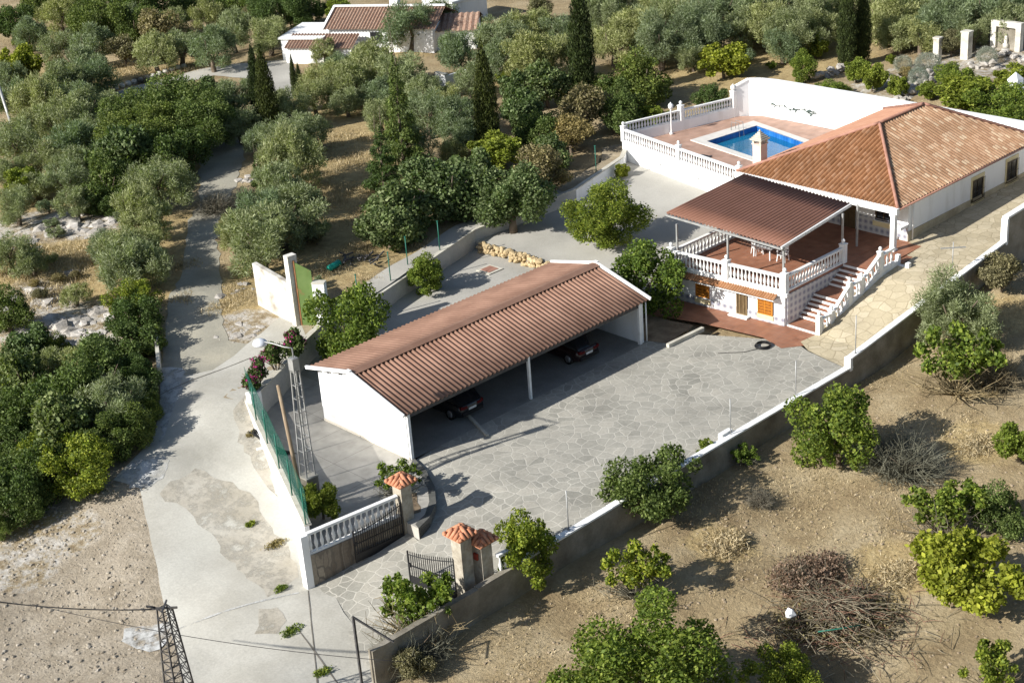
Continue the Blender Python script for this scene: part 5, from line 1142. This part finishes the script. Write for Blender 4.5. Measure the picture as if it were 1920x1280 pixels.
def make_protos():
    rng = np.random.default_rng(11)
    # (type, size class) -> list of (crown mesh, trunk mesh); unit crown radius 1
    for cls, n, lk in (('s', 3200, 1.35), ('m', 11500, .82), ('b', 28000, .54)):
        nv = {'s': 2, 'm': 3, 'b': 2}[cls]
        PR['O', cls] = [(leafmesh('olive_crown', rng, n, lobeset(rng, 34, .82, .80, .25, .76, 1.0, -.7), .026 * lk, .13 * lk, L['O'], up=.5, outward=1.1, shell=.3), trunkmesh('olive_trunk', rng, 1.0, .11, 5)) for _ in range(nv)]
        PR['D', cls] = [(leafmesh('dark_crown', rng, n, lobeset(rng, 26, .78, .8, .28, .76, .95, -.85), .055 * lk, .085 * lk, L['D'], outward=.3), trunkmesh('dark_trunk', rng, .9, .09, 4)) for _ in range(nv)]
        PR['G', cls] = [(leafmesh('citrus_crown', rng, n, lobeset(rng, 30, .80, .88, .25, .78, 1.0, -.9, .95), .055 * lk, .085 * lk, L['G'], outward=.4), trunkmesh('citrus_trunk', rng, .9, .08, 4)) for _ in range(nv)]
        PR['F', cls] = [(leafmesh('fig_crown', rng, int(n * .7), lobeset(rng, 18, .76, .8, .33, .70, .95, -.9), .095 * lk, .115 * lk, L['F'], outward=.3), trunkmesh('fig_trunk', rng, .9, .08, 5)) for _ in range(nv)]
    PR['Y', 's'] = PR['Y', 'm'] = [(leafmesh('lime_crown', rng, 7500, lobeset(rng, 26, .80, .82, .25, .78, .95, -.85, .95), .07, .10, L['Y'], outward=.4), trunkmesh('lime_trunk', rng, .9, .06, 4)) for _ in range(2)]
    PR['Y', 'b'] = PR['Y', 'm']
    PR['K', 's'] = PR['K', 'm'] = PR['K', 'b'] = [(leafmesh('brown_crown', rng, 6500, lobeset(rng, 15, .75, .7, .30, .68, .9, -.3), .045, .09, L['K'], outward=.5), trunkmesh('brown_trunk', rng, .7, .06, 5)) for _ in range(2)]
    sp = [(leafmesh('sparse_crown', rng, 3600, lobeset(rng, 22, .8, .8, .17, .85, .9, -.4), .065, .09, L['G'], outward=.4, shell=.1), twigmesh('sparse_branches', rng, 60, .6, L['B'], 1.25)) for _ in range(2)]
    for c_ in 'smb': PR['P', c_] = sp
    dry = [(twigmesh('twig_crown', rng, 420, .6, L['B'], 1.15, .008), trunkmesh('dry_trunk', rng, .6, .05, 6, BARK, .1, .7)) for _ in range(2)]
    for c_ in 'smb': PR['B', c_] = dry
    ash = [(leafmesh('ash_crown', rng, 7000, [(0, 0, .75, .95, .95, .8)], .03, .09, L['A'], outward=1.4, shell=.8), trunkmesh('ash_trunk', rng, .5, .05, 3))]
    for c_ in 'smb': PR['A', c_] = ash
    con = []
    for _ in range(2):
        lb = []
        for i in range(26):
            t = i / 26; r = .52 * (1 - t) + .06; a = i * 2.4; lb.append((r * .75 * math.cos(a), r * .75 * math.sin(a), .35 + 2.6 * t, r * .55, r * .55, .16))
        con.append((leafmesh('conifer_crown', rng, 7000, lb, .028, .10, L['D'], droop=.3, outward=.5, shell=.1), trunkmesh('conifer_trunk', rng, 3.4, .05, 2, BARK, .02, .15)))
    for c_ in 'smb': PR['T', c_] = con
    cyp = []
    for _ in range(2):
        lb = []
        for i in range(40):
            t = i / 40; r = .5 * math.sin(math.pi * min(1, .16 + .84 * t) ** .8) ** .7 * (1 if t < .6 else 1.0) + .03; r = .46 * (1 - abs(t - .3) ** 1.9 * 1.9) if t > .3 else .40 + .2 * t
            a = i * 2.4; r *= 2.0; lb.append((max(r, .08) * .38 * math.cos(a), max(r, .08) * .38 * math.sin(a), .35 + 5.9 * t, max(r, .10) * .66, max(r, .10) * .66, .45))
        cyp.append((leafmesh('cypress_crown', rng, 22000, lb, .05, .14, L['C'], up=1.6, outward=.4, shell=.7), trunkmesh('cypress_trunk', rng, 2.0, .08, 2, BARK, .01, .05)))
    for c_ in 'smb': PR['C', c_] = cyp
make_protos()
KIND = {'O': ('olive_tree', 'olive tree', .82, 1.06), 'D': ('dark_evergreen', 'evergreen', .78, 1.16), 'G': ('citrus_tree', 'citrus tree', .8, 1.2), 'F': ('fig_tree', 'fig tree', .76, 1.1), 'Y': ('lime_tree', 'shrub', .8, 1.1),
        'K': ('brown_shrub', 'shrub', .75, 1.), 'P': ('sparse_tree', 'tree', .8, 1.), 'B': ('bare_shrub', 'bare shrub', .6, 1.), 'A': ('grey_shrub', 'shrub', .75, 1.), 'T': ('conifer_tree', 'conifer', 1.35, 1.5), 'C': ('cypress_tree', 'cypress', 3.2, 1.08)}
trr = random.Random(5)
cnt = {}
def tree(kind, px, py, wpx, label, group=None, zs=1., z0=None, name=None):
    """crown centred on the photo pixel, wpx wide there; planted on the ground below it"""
    nm, cat, cz, wk = KIND[kind]; nm = name or nm; z = 1.; wpx = wpx * wk
    g = np.array(P(px, py, 1.)); r = 1.
    for _ in range(10):
        r = wpx / 2 / (FPX / proj(g)[2]); up = cz * r * zs; zz = H(g[0], g[1]) if z0 is None else z0
        p = P(px, py, zz + up); g = .5 * g + .5 * np.array([p[0], p[1], zz + up])
    r = wpx / 2 / (FPX / proj(g)[2]); zz = H(g[0], g[1]) if z0 is None else z0
    cls = 's' if wpx < 62 else ('b' if r > 2.7 else 'm')
    lst = PR[kind, cls]; k = cnt.get((kind, cls), 0); cnt[kind, cls] = k + 1; cm, tm = lst[k % len(lst)]
    root = empty(nm, (g[0], g[1], zz), label, cat, group); root.rotation_euler = (0, 0, trr.uniform(0, 6.28)); root.scale = (r * trr.uniform(.92, 1.1), r * trr.uniform(.92, 1.1), r * zs * trr.uniform(.9, 1.1))
    a = bpy.data.objects.new('crown', cm); C.objects.link(a); a.parent = root
    b_ = bpy.data.objects.new('trunk' if kind not in 'P' else 'branches', tm); C.objects.link(b_); b_.parent = root
    return root
def many(kind, lst, label, group):
    for i, t in enumerate(lst): tree(kind[i % len(kind)], t[0], t[1], t[2], label, group)
# --- named, singled-out trees
tree('G', 1134, 415, 138, 'bright green orange tree in the middle of the upper yard', zs=.74, z0=.75)
tree('G', 1205, 528, 130, 'dense green orange tree between the carport and the villa', z0=.1)
tree('G', 800, 515, 72, 'small dark citrus tree in the lower yard by the retaining wall', z0=0, zs=1.1)
tree('G', 645, 608, 138, 'glossy green lemon tree at the rear left corner of the carport roof', z0=0, zs=1.1)
tree('Y', 603, 943, 80, 'round yellow-green bush behind the balustrade wall by the gate', z0=0, zs=1.)
tree('P', 745, 895, 100, 'small weeping tree with thin foliage behind the gate pillar', z0=0)
tree('Y', 1166, 322, 30, 'small spiky agave-like plant at the foot of the white pool wall', z0=.95)
tree('D', 1228, 910, 148, 'dense dark green rounded tree against the orchard wall', zs=.95, z0=-1.15)
tree('G', 1572, 808, 142, 'large citrus tree with curled leaves in the middle of the orchard', z0=-1.1)
tree('B', 1690, 850, 150, 'bare grey thicket beside the large middle citrus tree')
tree('P', 1395, 850, 62, 'small spindly citrus sapling just below the orchard wall', z0=-1.1)
tree('P', 1325, 838, 45, 'tuft of green leaves poking over the orchard wall coping', z0=-.3)
tree('G', 992, 1035, 125, 'citrus tree with forked trunk beside the short gate pillar', z0=-1.3, zs=1.15)
tree('P', 1190, 1070, 145, 'sparse yellowing citrus tree below the dense wall tree')
tree('G', 1192, 1238, 285, 'very large bright green citrus tree at the bottom edge', zs=.95)
tree('Y', 1815, 1075, 185, 'yellow-green citrus tree at the right of the orchard', zs=.95, name='citrus_tree')
tree('P', 1775, 950, 170, 'open leafy fig-like tree above the yellow-green citrus')
tree('D', 1880, 960, 110, 'dark ragged shrub behind the yellow-green citrus at the right edge')
tree('Y', 1912, 830, 90, 'lime green bush cut by the right edge of the orchard')
tree('O', 1790, 585, 185, 'feathery grey-green olive tree below the villa ramp wall', zs=.85)
tree('P', 1795, 680, 170, 'thin half-dead almond tree under the feathery olive')
tree('B', 1860, 690, 120, 'tangle of bare twigs to the right of the half-dead almond')
tree('K', 1880, 512, 100, 'brown dry bush on the bank below the tall ramp wall')
tree('P', 775, 1130, 185, 'scrawny citrus tree hanging over the wall end by the gate', z0=-1.4, zs=1.1)
tree('B', 775, 1195, 150, 'dry grey leafless bush at the end of the orchard wall', z0=-1.6, zs=1.2)
tree('K', 770, 1245, 90, 'low brownish shrub at the very bottom beside the wall end')
tree('G', 1455, 1268, 110, 'low bright green shrub by the bottom edge in front of the brush pile')
tree('P', 1865, 1250, 130, 'straggly green plant at the bottom right corner')
tree('B', 1422, 930, 60, 'tiny bare sapling standing alone on the orchard soil')
tree('C', 1088, 66, 56, 'tallest dark cypress in the centre rising above the top edge', zs=1.35)
tree('C', 909, 184, 52, 'tall dark cypress left of centre behind the fig trees', zs=1.3)
tree('C', 497, 170, 40, 'slender cypress with split top beside the track', zs=1.35)
tree('C', 478, 150, 30, 'thin cypress leaning just behind the slender track cypress', zs=1.5)
tree('C', 550, 146, 15, 'left of two thin small cypresses near the farmhouse drive', zs=1.5)
tree('C', 561, 150, 15, 'right of two thin small cypresses near the farmhouse drive', zs=1.4)
tree('C', 1588, 44, 36, 'left one of the twin cypresses above the villa roof', zs=1.35)
tree('C', 1617, 44, 34, 'right one of the twin cypresses above the villa roof', zs=1.3)
tree('T', 750, 235, 90, 'open branched grey-green conifer left of the fig trees', zs=1.15)
tree('T', 716, 310, 80, 'lower shaggy conifer just above the left fig tree', zs=.75)
tree('T', 484, 325, 34, 'tiny dark conifer beside the stone edge of the track')
tree('O', 768, 52, 105, 'dark round olive tree standing before the farmhouse roof')
tree('O', 828, 36, 72, 'olive tree partly hiding the white block behind the farmhouse')
tree('O', 608, 98, 58, 'olive tree before the low white wing of the farmhouse')
tree('O', 252, 500, 125, 'large olive tree leaning over the left edge of the track')
tree('O', 141, 551, 56, 'small olive sapling on the pale rocky bank')
tree('O', 486, 450, 150, 'big olive tree right of the track above the ruined wall')
tree('G', 247, 565, 78, 'shrub with yellow-green shoots by the left side of the track')
tree('B', 403, 375, 80, 'brownish leafless shrub half covering the track')
tree('K', 232, 97, 75, 'brown dry bush on the far left hillside among the olives')
tree('K', 292, 62, 110, 'low reddish brown scrub on the far left hillside')
tree('Y', 1357, 112, 98, 'yellow-green mulberry tree beyond the far pool balustrade', zs=.85)
tree('Y', 1525, 84, 60, 'yellow-green young tree left of the twin cypresses')
tree('Y', 1446, 122, 20, 'tiny young citrus alone on the bare soil behind the pool wall')
tree('G', 1505, 128, 56, 'small green citrus on bare soil behind the curved pool wall')
tree('Y', 1606, 133, 52, 'yellow-green round shrub left, above the villa roof')
tree('Y', 1635, 148, 56, 'yellow-green round shrub in the middle, above the villa roof')
tree('Y', 1682, 162, 48, 'smallest yellow-green shrub right, above the villa roof')
tree('Y', 1742, 86, 28, 'small lime green bush between garden pillar and olives')
tree('Y', 1671, 112, 20, 'tiny upright lime shrub right of the twin cypresses')
tree('A', 1693, 120, 36, 'ash grey ball shrub, the left one in the upper garden')
tree('A', 1740, 118, 46, 'wide ash grey shrub between the left ball and the pillars')
tree('A', 1851, 106, 42, 'ash grey ball shrub right of the wide garden pillar')
tree('K', 1784, 84, 62, 'feathery brown tamarisk between the two garden pillars')
tree('K', 1700, 138, 36, 'small olive-brown clump before the left grey ball shrub')
tree('A', 1722, 145, 36, 'silvery blue-green plant in the upper garden rockery')
tree('Y', 1818, 175, 120, 'sprawling yellow-green shrub mass behind the white wall', zs=.6)
tree('G', 1868, 192, 120, 'spreading green creeper shrub at the right behind the wall', zs=.6)
tree('Y', 1902, 150, 90, 'yellow-green shrub in front of the garden hut', zs=.6)
tree('G', 1784, 150, 70, 'green shrub with pale flowers left of the sprawling mass', zs=.7)
tree('Y', 1740, 172, 46, 'upright bright green shrub by the rockery near the wall', zs=.8)
tree('D', 1334, 180, 60, 'deep green bush just outside the far pool balustrade')
tree('G', 1566, 172, 70, 'low green bush peeping over the curved pool wall', zs=.5)
tree('Y', 1221, 218, 66, 'golden bush outside the pool wall near the lamp', zs=.8)
tree('Y', 1190, 234, 46, 'smaller golden bush outside the pool corner', zs=.8)
tree('F', 828, 350, 185, 'largest fig tree behind the yard wall', zs=.9)
tree('F', 758, 392, 140, 'fig tree with lighter leaves at the left by the netting posts', zs=.95)
tree('F', 728, 430, 95, 'lower left lobe of the fig thicket over the fence post')
tree('F', 958, 368, 145, 'fig tree at the right end by the bend in the yard wall', zs=.9)
tree('F', 880, 330, 100, 'small fig tree squeezed between the two largest fig trees')
tree('K', 1015, 318, 130, 'browning loquat tree right of the fig trees', name='loquat_tree')
tree('Y', 925, 290, 105, 'fern green bush at the foot of the central cypress', name='fern_bush', zs=.7)
# --- groves: repeats
many('O', [(50, 68, 70), (115, 30, 85), (110, 90, 72), (168, 92, 88), (292, 102, 90), (336, 90, 88), (396, 98, 88), (437, 62, 90), (504, 66, 90), (386, 28, 74), (20, 150, 78), (27, 188, 92), (150, 128, 96), (118, 162, 100), (168, 150, 88), (84, 196, 108), (141, 192, 98), (111, 235, 108), (161, 210, 105), (200, 205, 80), (60, 70, 60), (245, 45, 70), (330, 40, 60)], 'grey-green olive tree on the hillside at the upper left', 'olive trees on the upper left hillside')
many('O', [(27, 272, 108), (60, 248, 88), (145, 278, 118), (181, 255, 98), (91, 302, 90), (20, 322, 80), (121, 338, 92), (151, 312, 88), (141, 378, 82), (296, 345, 124), (325, 315, 78), (266, 405, 125), (20, 480, 92), (60, 492, 62), (235, 470, 118), (275, 455, 92), (208, 462, 78), (240, 512, 104), (30, 390, 80), (55, 350, 70)], 'olive tree on the lower left slope between rocks and track', 'olive trees on the lower left slope')
many('O', [(440, 182, 100), (450, 236, 82), (538, 210, 90), (571, 246, 100), (538, 262, 108), (556, 305, 128), (524, 352, 118), (487, 405, 118), (551, 402, 128), (554, 430, 90), (455, 440, 85), (497, 262, 70)], 'olive tree in the strip between the track and the dry grass terraces', 'olive trees right of the track')
many('O', [(858, 104, 98), (942, 70, 108), (976, 66, 90), (1010, 50, 98), (1043, 62, 90), (996, 110, 108), (942, 112, 90), (1036, 110, 90), (1137, 30, 108), (1184, 22, 108), (1228, 20, 108), (1150, 78, 108), (1194, 68, 108), (1238, 78, 128), (1262, 42, 108), (880, 150, 80)], 'silvery olive tree in the grove between the farmhouse and the tallest cypress', 'olive trees of the upper middle grove')
many('O', [(690, 130, 108), (751, 145, 108), (660, 162, 88), (650, 190, 70), (801, 220, 98), (848, 230, 88), (868, 204, 62), (714, 215, 78), (774, 275, 98), (640, 130, 80), (612, 150, 88), (720, 180, 80), (795, 178, 80), (835, 185, 74), (868, 255, 80), (850, 285, 60), (590, 185, 76)], 'olive tree among the conifers below the farmhouse', 'olive trees below the farmhouse')
many('O', [(1307, 62, 128), (1347, 22, 118), (1391, 52, 98), (1441, 52, 108), (1488, 62, 118), (1468, 86, 80), (1421, 20, 108), (1522, 22, 118), (1540, 58, 88), (1300, 108, 62), (1660, 44, 108), (1687, 67, 88), (1727, 64, 88), (1767, 50, 98), (1717, 20, 108), (1801, 34, 108), (1851, 22, 108), (1891, 42, 88), (1824, 62, 78), (1650, 14, 98), (1912, 13, 80), (1580, 20, 70), (1480, 8, 90), (1370, 2, 90)], 'silvery olive tree in the wide grove above the villa', 'olive trees of the grove above the villa')
many('D', [(20, 35, 82), (188, 50, 108), (215, 20, 62), (275, 15, 82), (460, 15, 80), (262, 52, 90), (524, 20, 100), (70, 5, 70), (150, 8, 70), (340, 8, 60), (420, 12, 70), (575, 20, 60)], 'dark green evergreen shrub on the far left hillside', 'dark shrubs on the far left hillside')
many('DDFDD', [(336, 192, 148), (255, 218, 128), (383, 172, 66), (363, 232, 128), (269, 255, 138), (319, 280, 118), (208, 345, 118), (235, 300, 118), (198, 375, 70), (403, 212, 72), (300, 230, 110), (285, 305, 90)], 'deep green tree in the dark thicket left of the upper track', 'carob thicket left of the track')
many('DDFDDO', [(252, 590, 90), (13, 588, 82), (57, 655, 98), (235, 642, 108), (279, 635, 60), (151, 688, 98), (202, 704, 128), (262, 702, 78), (44, 719, 118), (101, 753, 138), (168, 738, 138), (218, 770, 128), (276, 765, 66), (34, 786, 118), (134, 803, 138), (245, 805, 85), (10, 690, 80), (90, 690, 90), (10, 860, 80), (115, 655, 60), (270, 735, 60)], 'leafy dark tree in the dense thicket left of the concrete road', 'thicket left of the concrete road')
many('DDGDD', [(67, 884, 138), (27, 917, 118), (134, 872, 118), (50, 945, 84), (205, 815, 110), (168, 850, 76), (0, 985, 60), (100, 840, 90), (180, 620, 60) if False else (20, 830, 90)], 'green bush in the thicket above the gravel slope', 'green bushes above the gravel slope')
many('D', [(1154, 163, 80), (1211, 150, 108), (1171, 210, 88), (1010, 240, 98), (1120, 170, 60)], 'dark glossy tree beside the pool corner beneath the tallest cypress', 'dark trees by the pool corner')
many('F', [(969, 170, 80), (1026, 166, 90), (983, 210, 88), (1040, 280, 80)], 'broad leaved fig tree in the hollow between the two tall cypresses', 'figs between the tall cypresses')
many('K', [(1094, 210, 128), (1070, 252, 108), (1040, 336, 70)], 'yellow-brown persimmon tree behind the far yard wall', 'yellowing trees behind the yard wall')
many('Y', [(34, 128, 88), (44, 347, 76), (640, 30, 60), (545, 5, 60), (1110, 5, 60)], 'yellowish green bush among the distant olives', 'yellowish bushes among the olives')
many('K', [(110, 120, 50), (60, 330, 50), (170, 235, 50), (470, 35, 60), (1015, 20, 60), (630, 10, 60), (890, 45, 50)], 'low brown scrub clump between the distant trees', 'brown scrub between the trees')

srr = random.Random(77)
SCRUB = [(0, 380, 60, 420), (0, 330, 330, 420), (330, 640, 0, 60), (0, 260, 420, 560), (560, 700, 60, 240), (700, 1100, 20, 260), (1280, 1700, 0, 120), (420, 600, 420, 560)]
sp_n = 0
while sp_n < 70:
    x0, x1, y0, y1 = srr.choice(SCRUB); px, py = srr.uniform(x0, x1), srr.uniform(y0, y1)
    if 340 < px < 470 and py > 250 or (600 < px < 700 and py > 200) or (450 < px < 560 and 110 < py < 190) or (1280 < px and py > 112) or (590 < px < 900 and py < 110): continue
    kd = srr.choice('KKPGOBY' if py < 420 else 'KBO'); tree(kd, px, py, srr.uniform(24, 44), 'low mixed scrub bush growing between the olive trees', 'low scrub between the olives', zs=srr.uniform(.6, .9), name='scrub_bush'); sp_n += 1
# bougainvillea over the planter wall
def bough(px, py, wpx, zc, label):
    p = P(px, py, zc); r = wpx / 2 / (FPX / proj(p)[2]); rng = np.random.default_rng(int(px)); root = empty('bougainvillea', (p[0], p[1], 1.2), label, 'bougainvillea', None)
    lb = lobeset(rng, 14, 0, .9, .30, .7, 1., -.9); lb = [(a * r, b_ * r, c * r + zc - 1.2, d * r, e * r, f * r) for a, b_, c, d, e, f in lb]
    for nm, n_, M_, sh in (('foliage', 2600, L['D'], .4), ('flowers', 260, PINK, .95)):
        lbb = lb if nm == 'foliage' else lb[3:9]
        me = leafmesh(nm, rng, n_, lbb, .10, .13, M_, outward=.5, shell=sh); o = bpy.data.objects.new(nm, me); C.objects.link(o); o.parent = root; tag(o, kind='stuff' if nm == 'flowers' else None)
    tm = MB()
    for i in range(6): a = i; tm.tube([(0, 0, 0), (.3 * r * math.cos(a), .3 * r * math.sin(a), (zc - 1.2) * .6), (r * .9 * math.cos(a), r * .9 * math.sin(a), zc - 1.2 + .3 * r * math.sin(3 * a))], [.05, .035, .015], 5)
    child(tm.build('stems', BARK), root)
bough(478, 700, 64, 2.4, 'bougainvillea with magenta flowers spilling over the netting corner'); bough(515, 668, 62, 2.3, 'greener bougainvillea bush behind the lamp head'); bough(552, 640, 64, 2.2, 'bougainvillea reaching the foot of the green gate')
# brush pile in the orchard
q = G(1560, 1165); rng = np.random.default_rng(77); mb = MB(); mb2 = MB()
for i in range(2100):
    a = rng.uniform(0, 6.28); rr_ = abs(rng.normal()) * 2.1; x, y = rr_ * math.cos(a) * 1.15, rr_ * math.sin(a); z = max(.03, 1.0 * math.exp(-(rr_ / 2.7) ** 2) * rng.uniform(.2, 1.1))
    d = rng.normal(size=3) * (.35, .35, .12); (mb if rng.random() < .75 else mb2).tube([(x, y, z), (x + d[0], y + d[1], z + d[2] + .05), (x + 2 * d[0] + rng.normal() * .1, y + 2 * d[1], max(.02, z + 1.6 * d[2]))], [.022, .016, .006], 3, False)
bp = empty('brush_pile', tuple(q), 'large heap of cut branches and twigs in the lower orchard', 'brush pile')
for x_, nm, M_ in ((mb, 'grey_branches', L['B']), (mb2, 'brown_branches', mat('red_brown_twigs', (.16, .085, .055), .9, (.26, .15, .10), 5))): child(tag(x_.build(nm, M_), kind='stuff'), bp)
me = leafmesh('dead_leaves', rng, 5000, [(0, 0, .25, 2.3, 2.0, .55), (1, -1, .2, 1.6, 1.5, .4), (-1.2, .6, .3, 1.4, 1.3, .5)], .10, .13, L['K'], shell=.2); o = bpy.data.objects.new('dead_leaves', me); C.objects.link(o); o.parent = bp
q = G(1500, 1090); bp = empty('reddish_brush', tuple(q), 'mound of reddish dried prunings above the brush heap', 'brush pile')
me = leafmesh('dead_leaves', rng, 5500, [(0, 0, .25, 1.7, 1.3, .6), (1.3, -.2, .2, 1.3, 1.1, .5)], .06, .14, leafmat('reddish_leaf', (.13, .08, .05), (.21, .14, .095), (.30, .215, .155), .1, False), shell=.2); o = bpy.data.objects.new('dead_leaves', me); C.objects.link(o); o.parent = bp
mb = MB()
for i in range(160): a = rng.uniform(0, 6.28); r = rng.uniform(0, 1.6); d = rng.normal(size=3) * .3; mb.tube([(r * math.cos(a), r * math.sin(a), .35), (r * math.cos(a) + d[0], r * math.sin(a) + d[1], .5 + abs(d[2]))], [.018, .006], 3, False)
child(tag(mb.build('branches', L['B']), kind='stuff'), bp)
q = G(1481, 1147, .9); o = MB().rock((0, 0, 0), .28, random.Random(2), 1.1).build('plastic_bag', PLAS); o.location = (q[0], q[1], q[2] + .85); tag(o, 'crumpled white plastic bag on top of the brush', 'plastic bag')
q = G(1580, 1185, .7); mb = MB().tube([(-.9, .6, .95), (-.2, .0, 1.0), (.7, -.5, .95)], .035, 5); o = mb.build('green_hose', GREENM); o.location = q; tag(o, 'piece of green hose lying over the brush heap', 'hose')
# straw heaps of cut dry grass
STRAW = leafmat('straw', (.34, .26, .14), (.45, .36, .21), (.55, .46, .30), .1, False)
for i, (px, py, wp_, lab) in enumerate([(1352, 1022, 110, 'heap of pale cut straw left of the brush mound'), (1685, 1075, 120, 'heap of pale straw near the yellow-green citrus'), (1835, 835, 90, 'thin straw heap near the right edge of the orchard'), (1650, 715, 0, '')]):
    if not wp_: continue
    q = G(px, py); r = wp_ / 2 / (FPX / proj(q)[2]); me = leafmesh('straw_heap', rng, 4500, [(0, 0, .0, r, r * .8, .28), (r * .4, -.2, .0, r * .6, r * .5, .38)], .035, .26, STRAW, shell=.1, outward=.2); o = bpy.data.objects.new('straw_heap', me); C.objects.link(o); o.location = q; tag(o, lab, 'straw heap')
# rocks that one can tell apart on the bank, and loose gravel as stuff
rr = random.Random(21)
def outcrop(px, py, k, spread, rs_, label):
    q = np.array(G(px, py)); mb = MB()
    for i in range(int(k * 1.8)): x, y = rr.gauss(0, spread * 1.1), rr.gauss(0, spread * .7); mb.rock((x, y, H(q[0] + x, q[1] + y) - q[2] + rr.uniform(-.12, .02)), rs_[0] * .5 + (rs_[1] - rs_[0] * .5) * rr.random() ** 2.4, rr, rr.uniform(.25, .5))
    o = mb.build('rock_outcrop', ROCK); o.location = q; tag(o, label, 'rocks')
for px, py, k, sp, s, lab in ((110, 430, 40, 1.6, (.3, .9), 'pale limestone outcrop under the lower left olives'), (180, 420, 30, 1.2, (.3, .8), 'pale limestone outcrop above the yellow grass'), (60, 560, 30, 1.4, (.3, .9), 'shaded limestone outcrop at the left edge'), (140, 605, 46, 1.6, (.3, 1.), 'bright limestone slabs below the olive sapling'), (120, 640, 30, 1.3, (.3, .8), 'limestone slabs just above the dense thicket'), (450, 620, 16, .8, (.2, .6), 'white rocks on the verge before the ruined wall'), (432, 545, 14, .7, (.15, .4), 'small rocks along the right verge of the track'), (470, 335, 26, .5, (.2, .5), 'stone bank on the right side of the upper track'), (1870, 478, 22, .9, (.2, .6), 'pale rocks at the foot of the tall ramp wall')):
    outcrop(px, py, k, sp, s, lab)
gm_ = MB()
for i in range(1700):
    if rr.random() < .72: px, py = rr.uniform(0, 330), rr.uniform(900, 1290)
    else: px, py = rr.gauss(120, 90), 0; py = 1010 - px * .55 + rr.gauss(0, 22)
    if px > 275 or py < 905 and px > 200: continue
    if px + (py - 900) * -.9 > 300: continue
    q = G(px, py); gm_.rock((q[0], q[1], q[2] + .01), rr.choice([.03, .04, .04, .05, .06, .08, .13]), rr, .6)
tag(gm_.build('loose_stones', LOOSE), 'loose stones scattered over the gravel slope', 'gravel', kind='stuff')
gm_ = MB()
for i in range(1500):
    q = G(rr.uniform(900, 1920), rr.uniform(700, 1280)); 
    if q[1] > -11.8: continue
    gm_.rock((q[0], q[1], q[2]), rr.choice([.04, .05, .07, .10]), rr, .6)
tag(gm_.build('soil_clods', mat('clod_soil', (.22, .165, .105), .95, (.36, .29, .20), 3)), 'clods and small stones on the orchard soil', 'soil', kind='stuff')
# dry grass as stuff
def grassfield(name, areas, n, label, Mt, ll=.32):
    rng = np.random.default_rng(len(name)); lb = []
    for px, py, r in areas:
        for _ in range(6):
            q = G(px, py); x, y = q[0] + rng.normal() * r * .5, q[1] + rng.normal() * r * .5; lb.append((x, y, H(x, y), r * .55, r * .5, .16))
    me = leafmesh(name, rng, n, lb, .03, ll, Mt, up=1.6, outward=0, shell=.0); me.name = name; o = bpy.data.objects.new(name, me); C.objects.link(o); tag(o, label, 'dry grass', kind='stuff')
grassfield('dry_grass', [(150, 470, 4), (170, 520, 4), (200, 450, 3.5), (80, 480, 3.5), (60, 520, 3), (100, 560, 3), (650, 260, 3), (640, 310, 3), (660, 360, 3), (260, 135, 4), (320, 130, 4), (640, 400, 2.5), (440, 570, 2), (350, 500, 1.2), (335, 560, 1.0), (700, 470, 2.5), (620, 510, 2)], 36000, 'yellow dry grass tufts on the banks', STRAW)
grassfield('orchard_weeds', [(1500, 900, 5), (1300, 1100, 4), (1650, 950, 5), (1750, 800, 5), (1350, 950, 3), (1000, 1200, 3), (1680, 700, 4), (1600, 1000, 4), (1880, 620, 4), (1100, 1130, 3)], 15000, 'short withered weeds across the orchard floor', STRAW, .16)
for i, (px, py, s, lab) in enumerate([(518, 1022, .5, 'dry yellow weeds at the foot of the white road wall'), (547, 1185, .5, 'green weeds along the joint of the concrete road'), (470, 985, .25, 'tiny green weed in a crack of the road'), (527, 1106, .3, 'flat green weed before the wall corner'), (605, 1262, .4, 'green weeds at the bottom by the paving edge'), (475, 815, .4, 'yellow weeds beside the upper road wall')]):
    q = G(px, py); me = leafmesh('weed_patch', rng, 400, [(0, 0, .05, s * 1.2, s * .7, .12)], .05, .12, L['G'] if 'green' in lab else L['K'], shell=0, up=.5); o = bpy.data.objects.new('weed_patch', me); C.objects.link(o); o.location = (q[0], q[1], q[2] + .05); tag(o, lab, 'weeds')
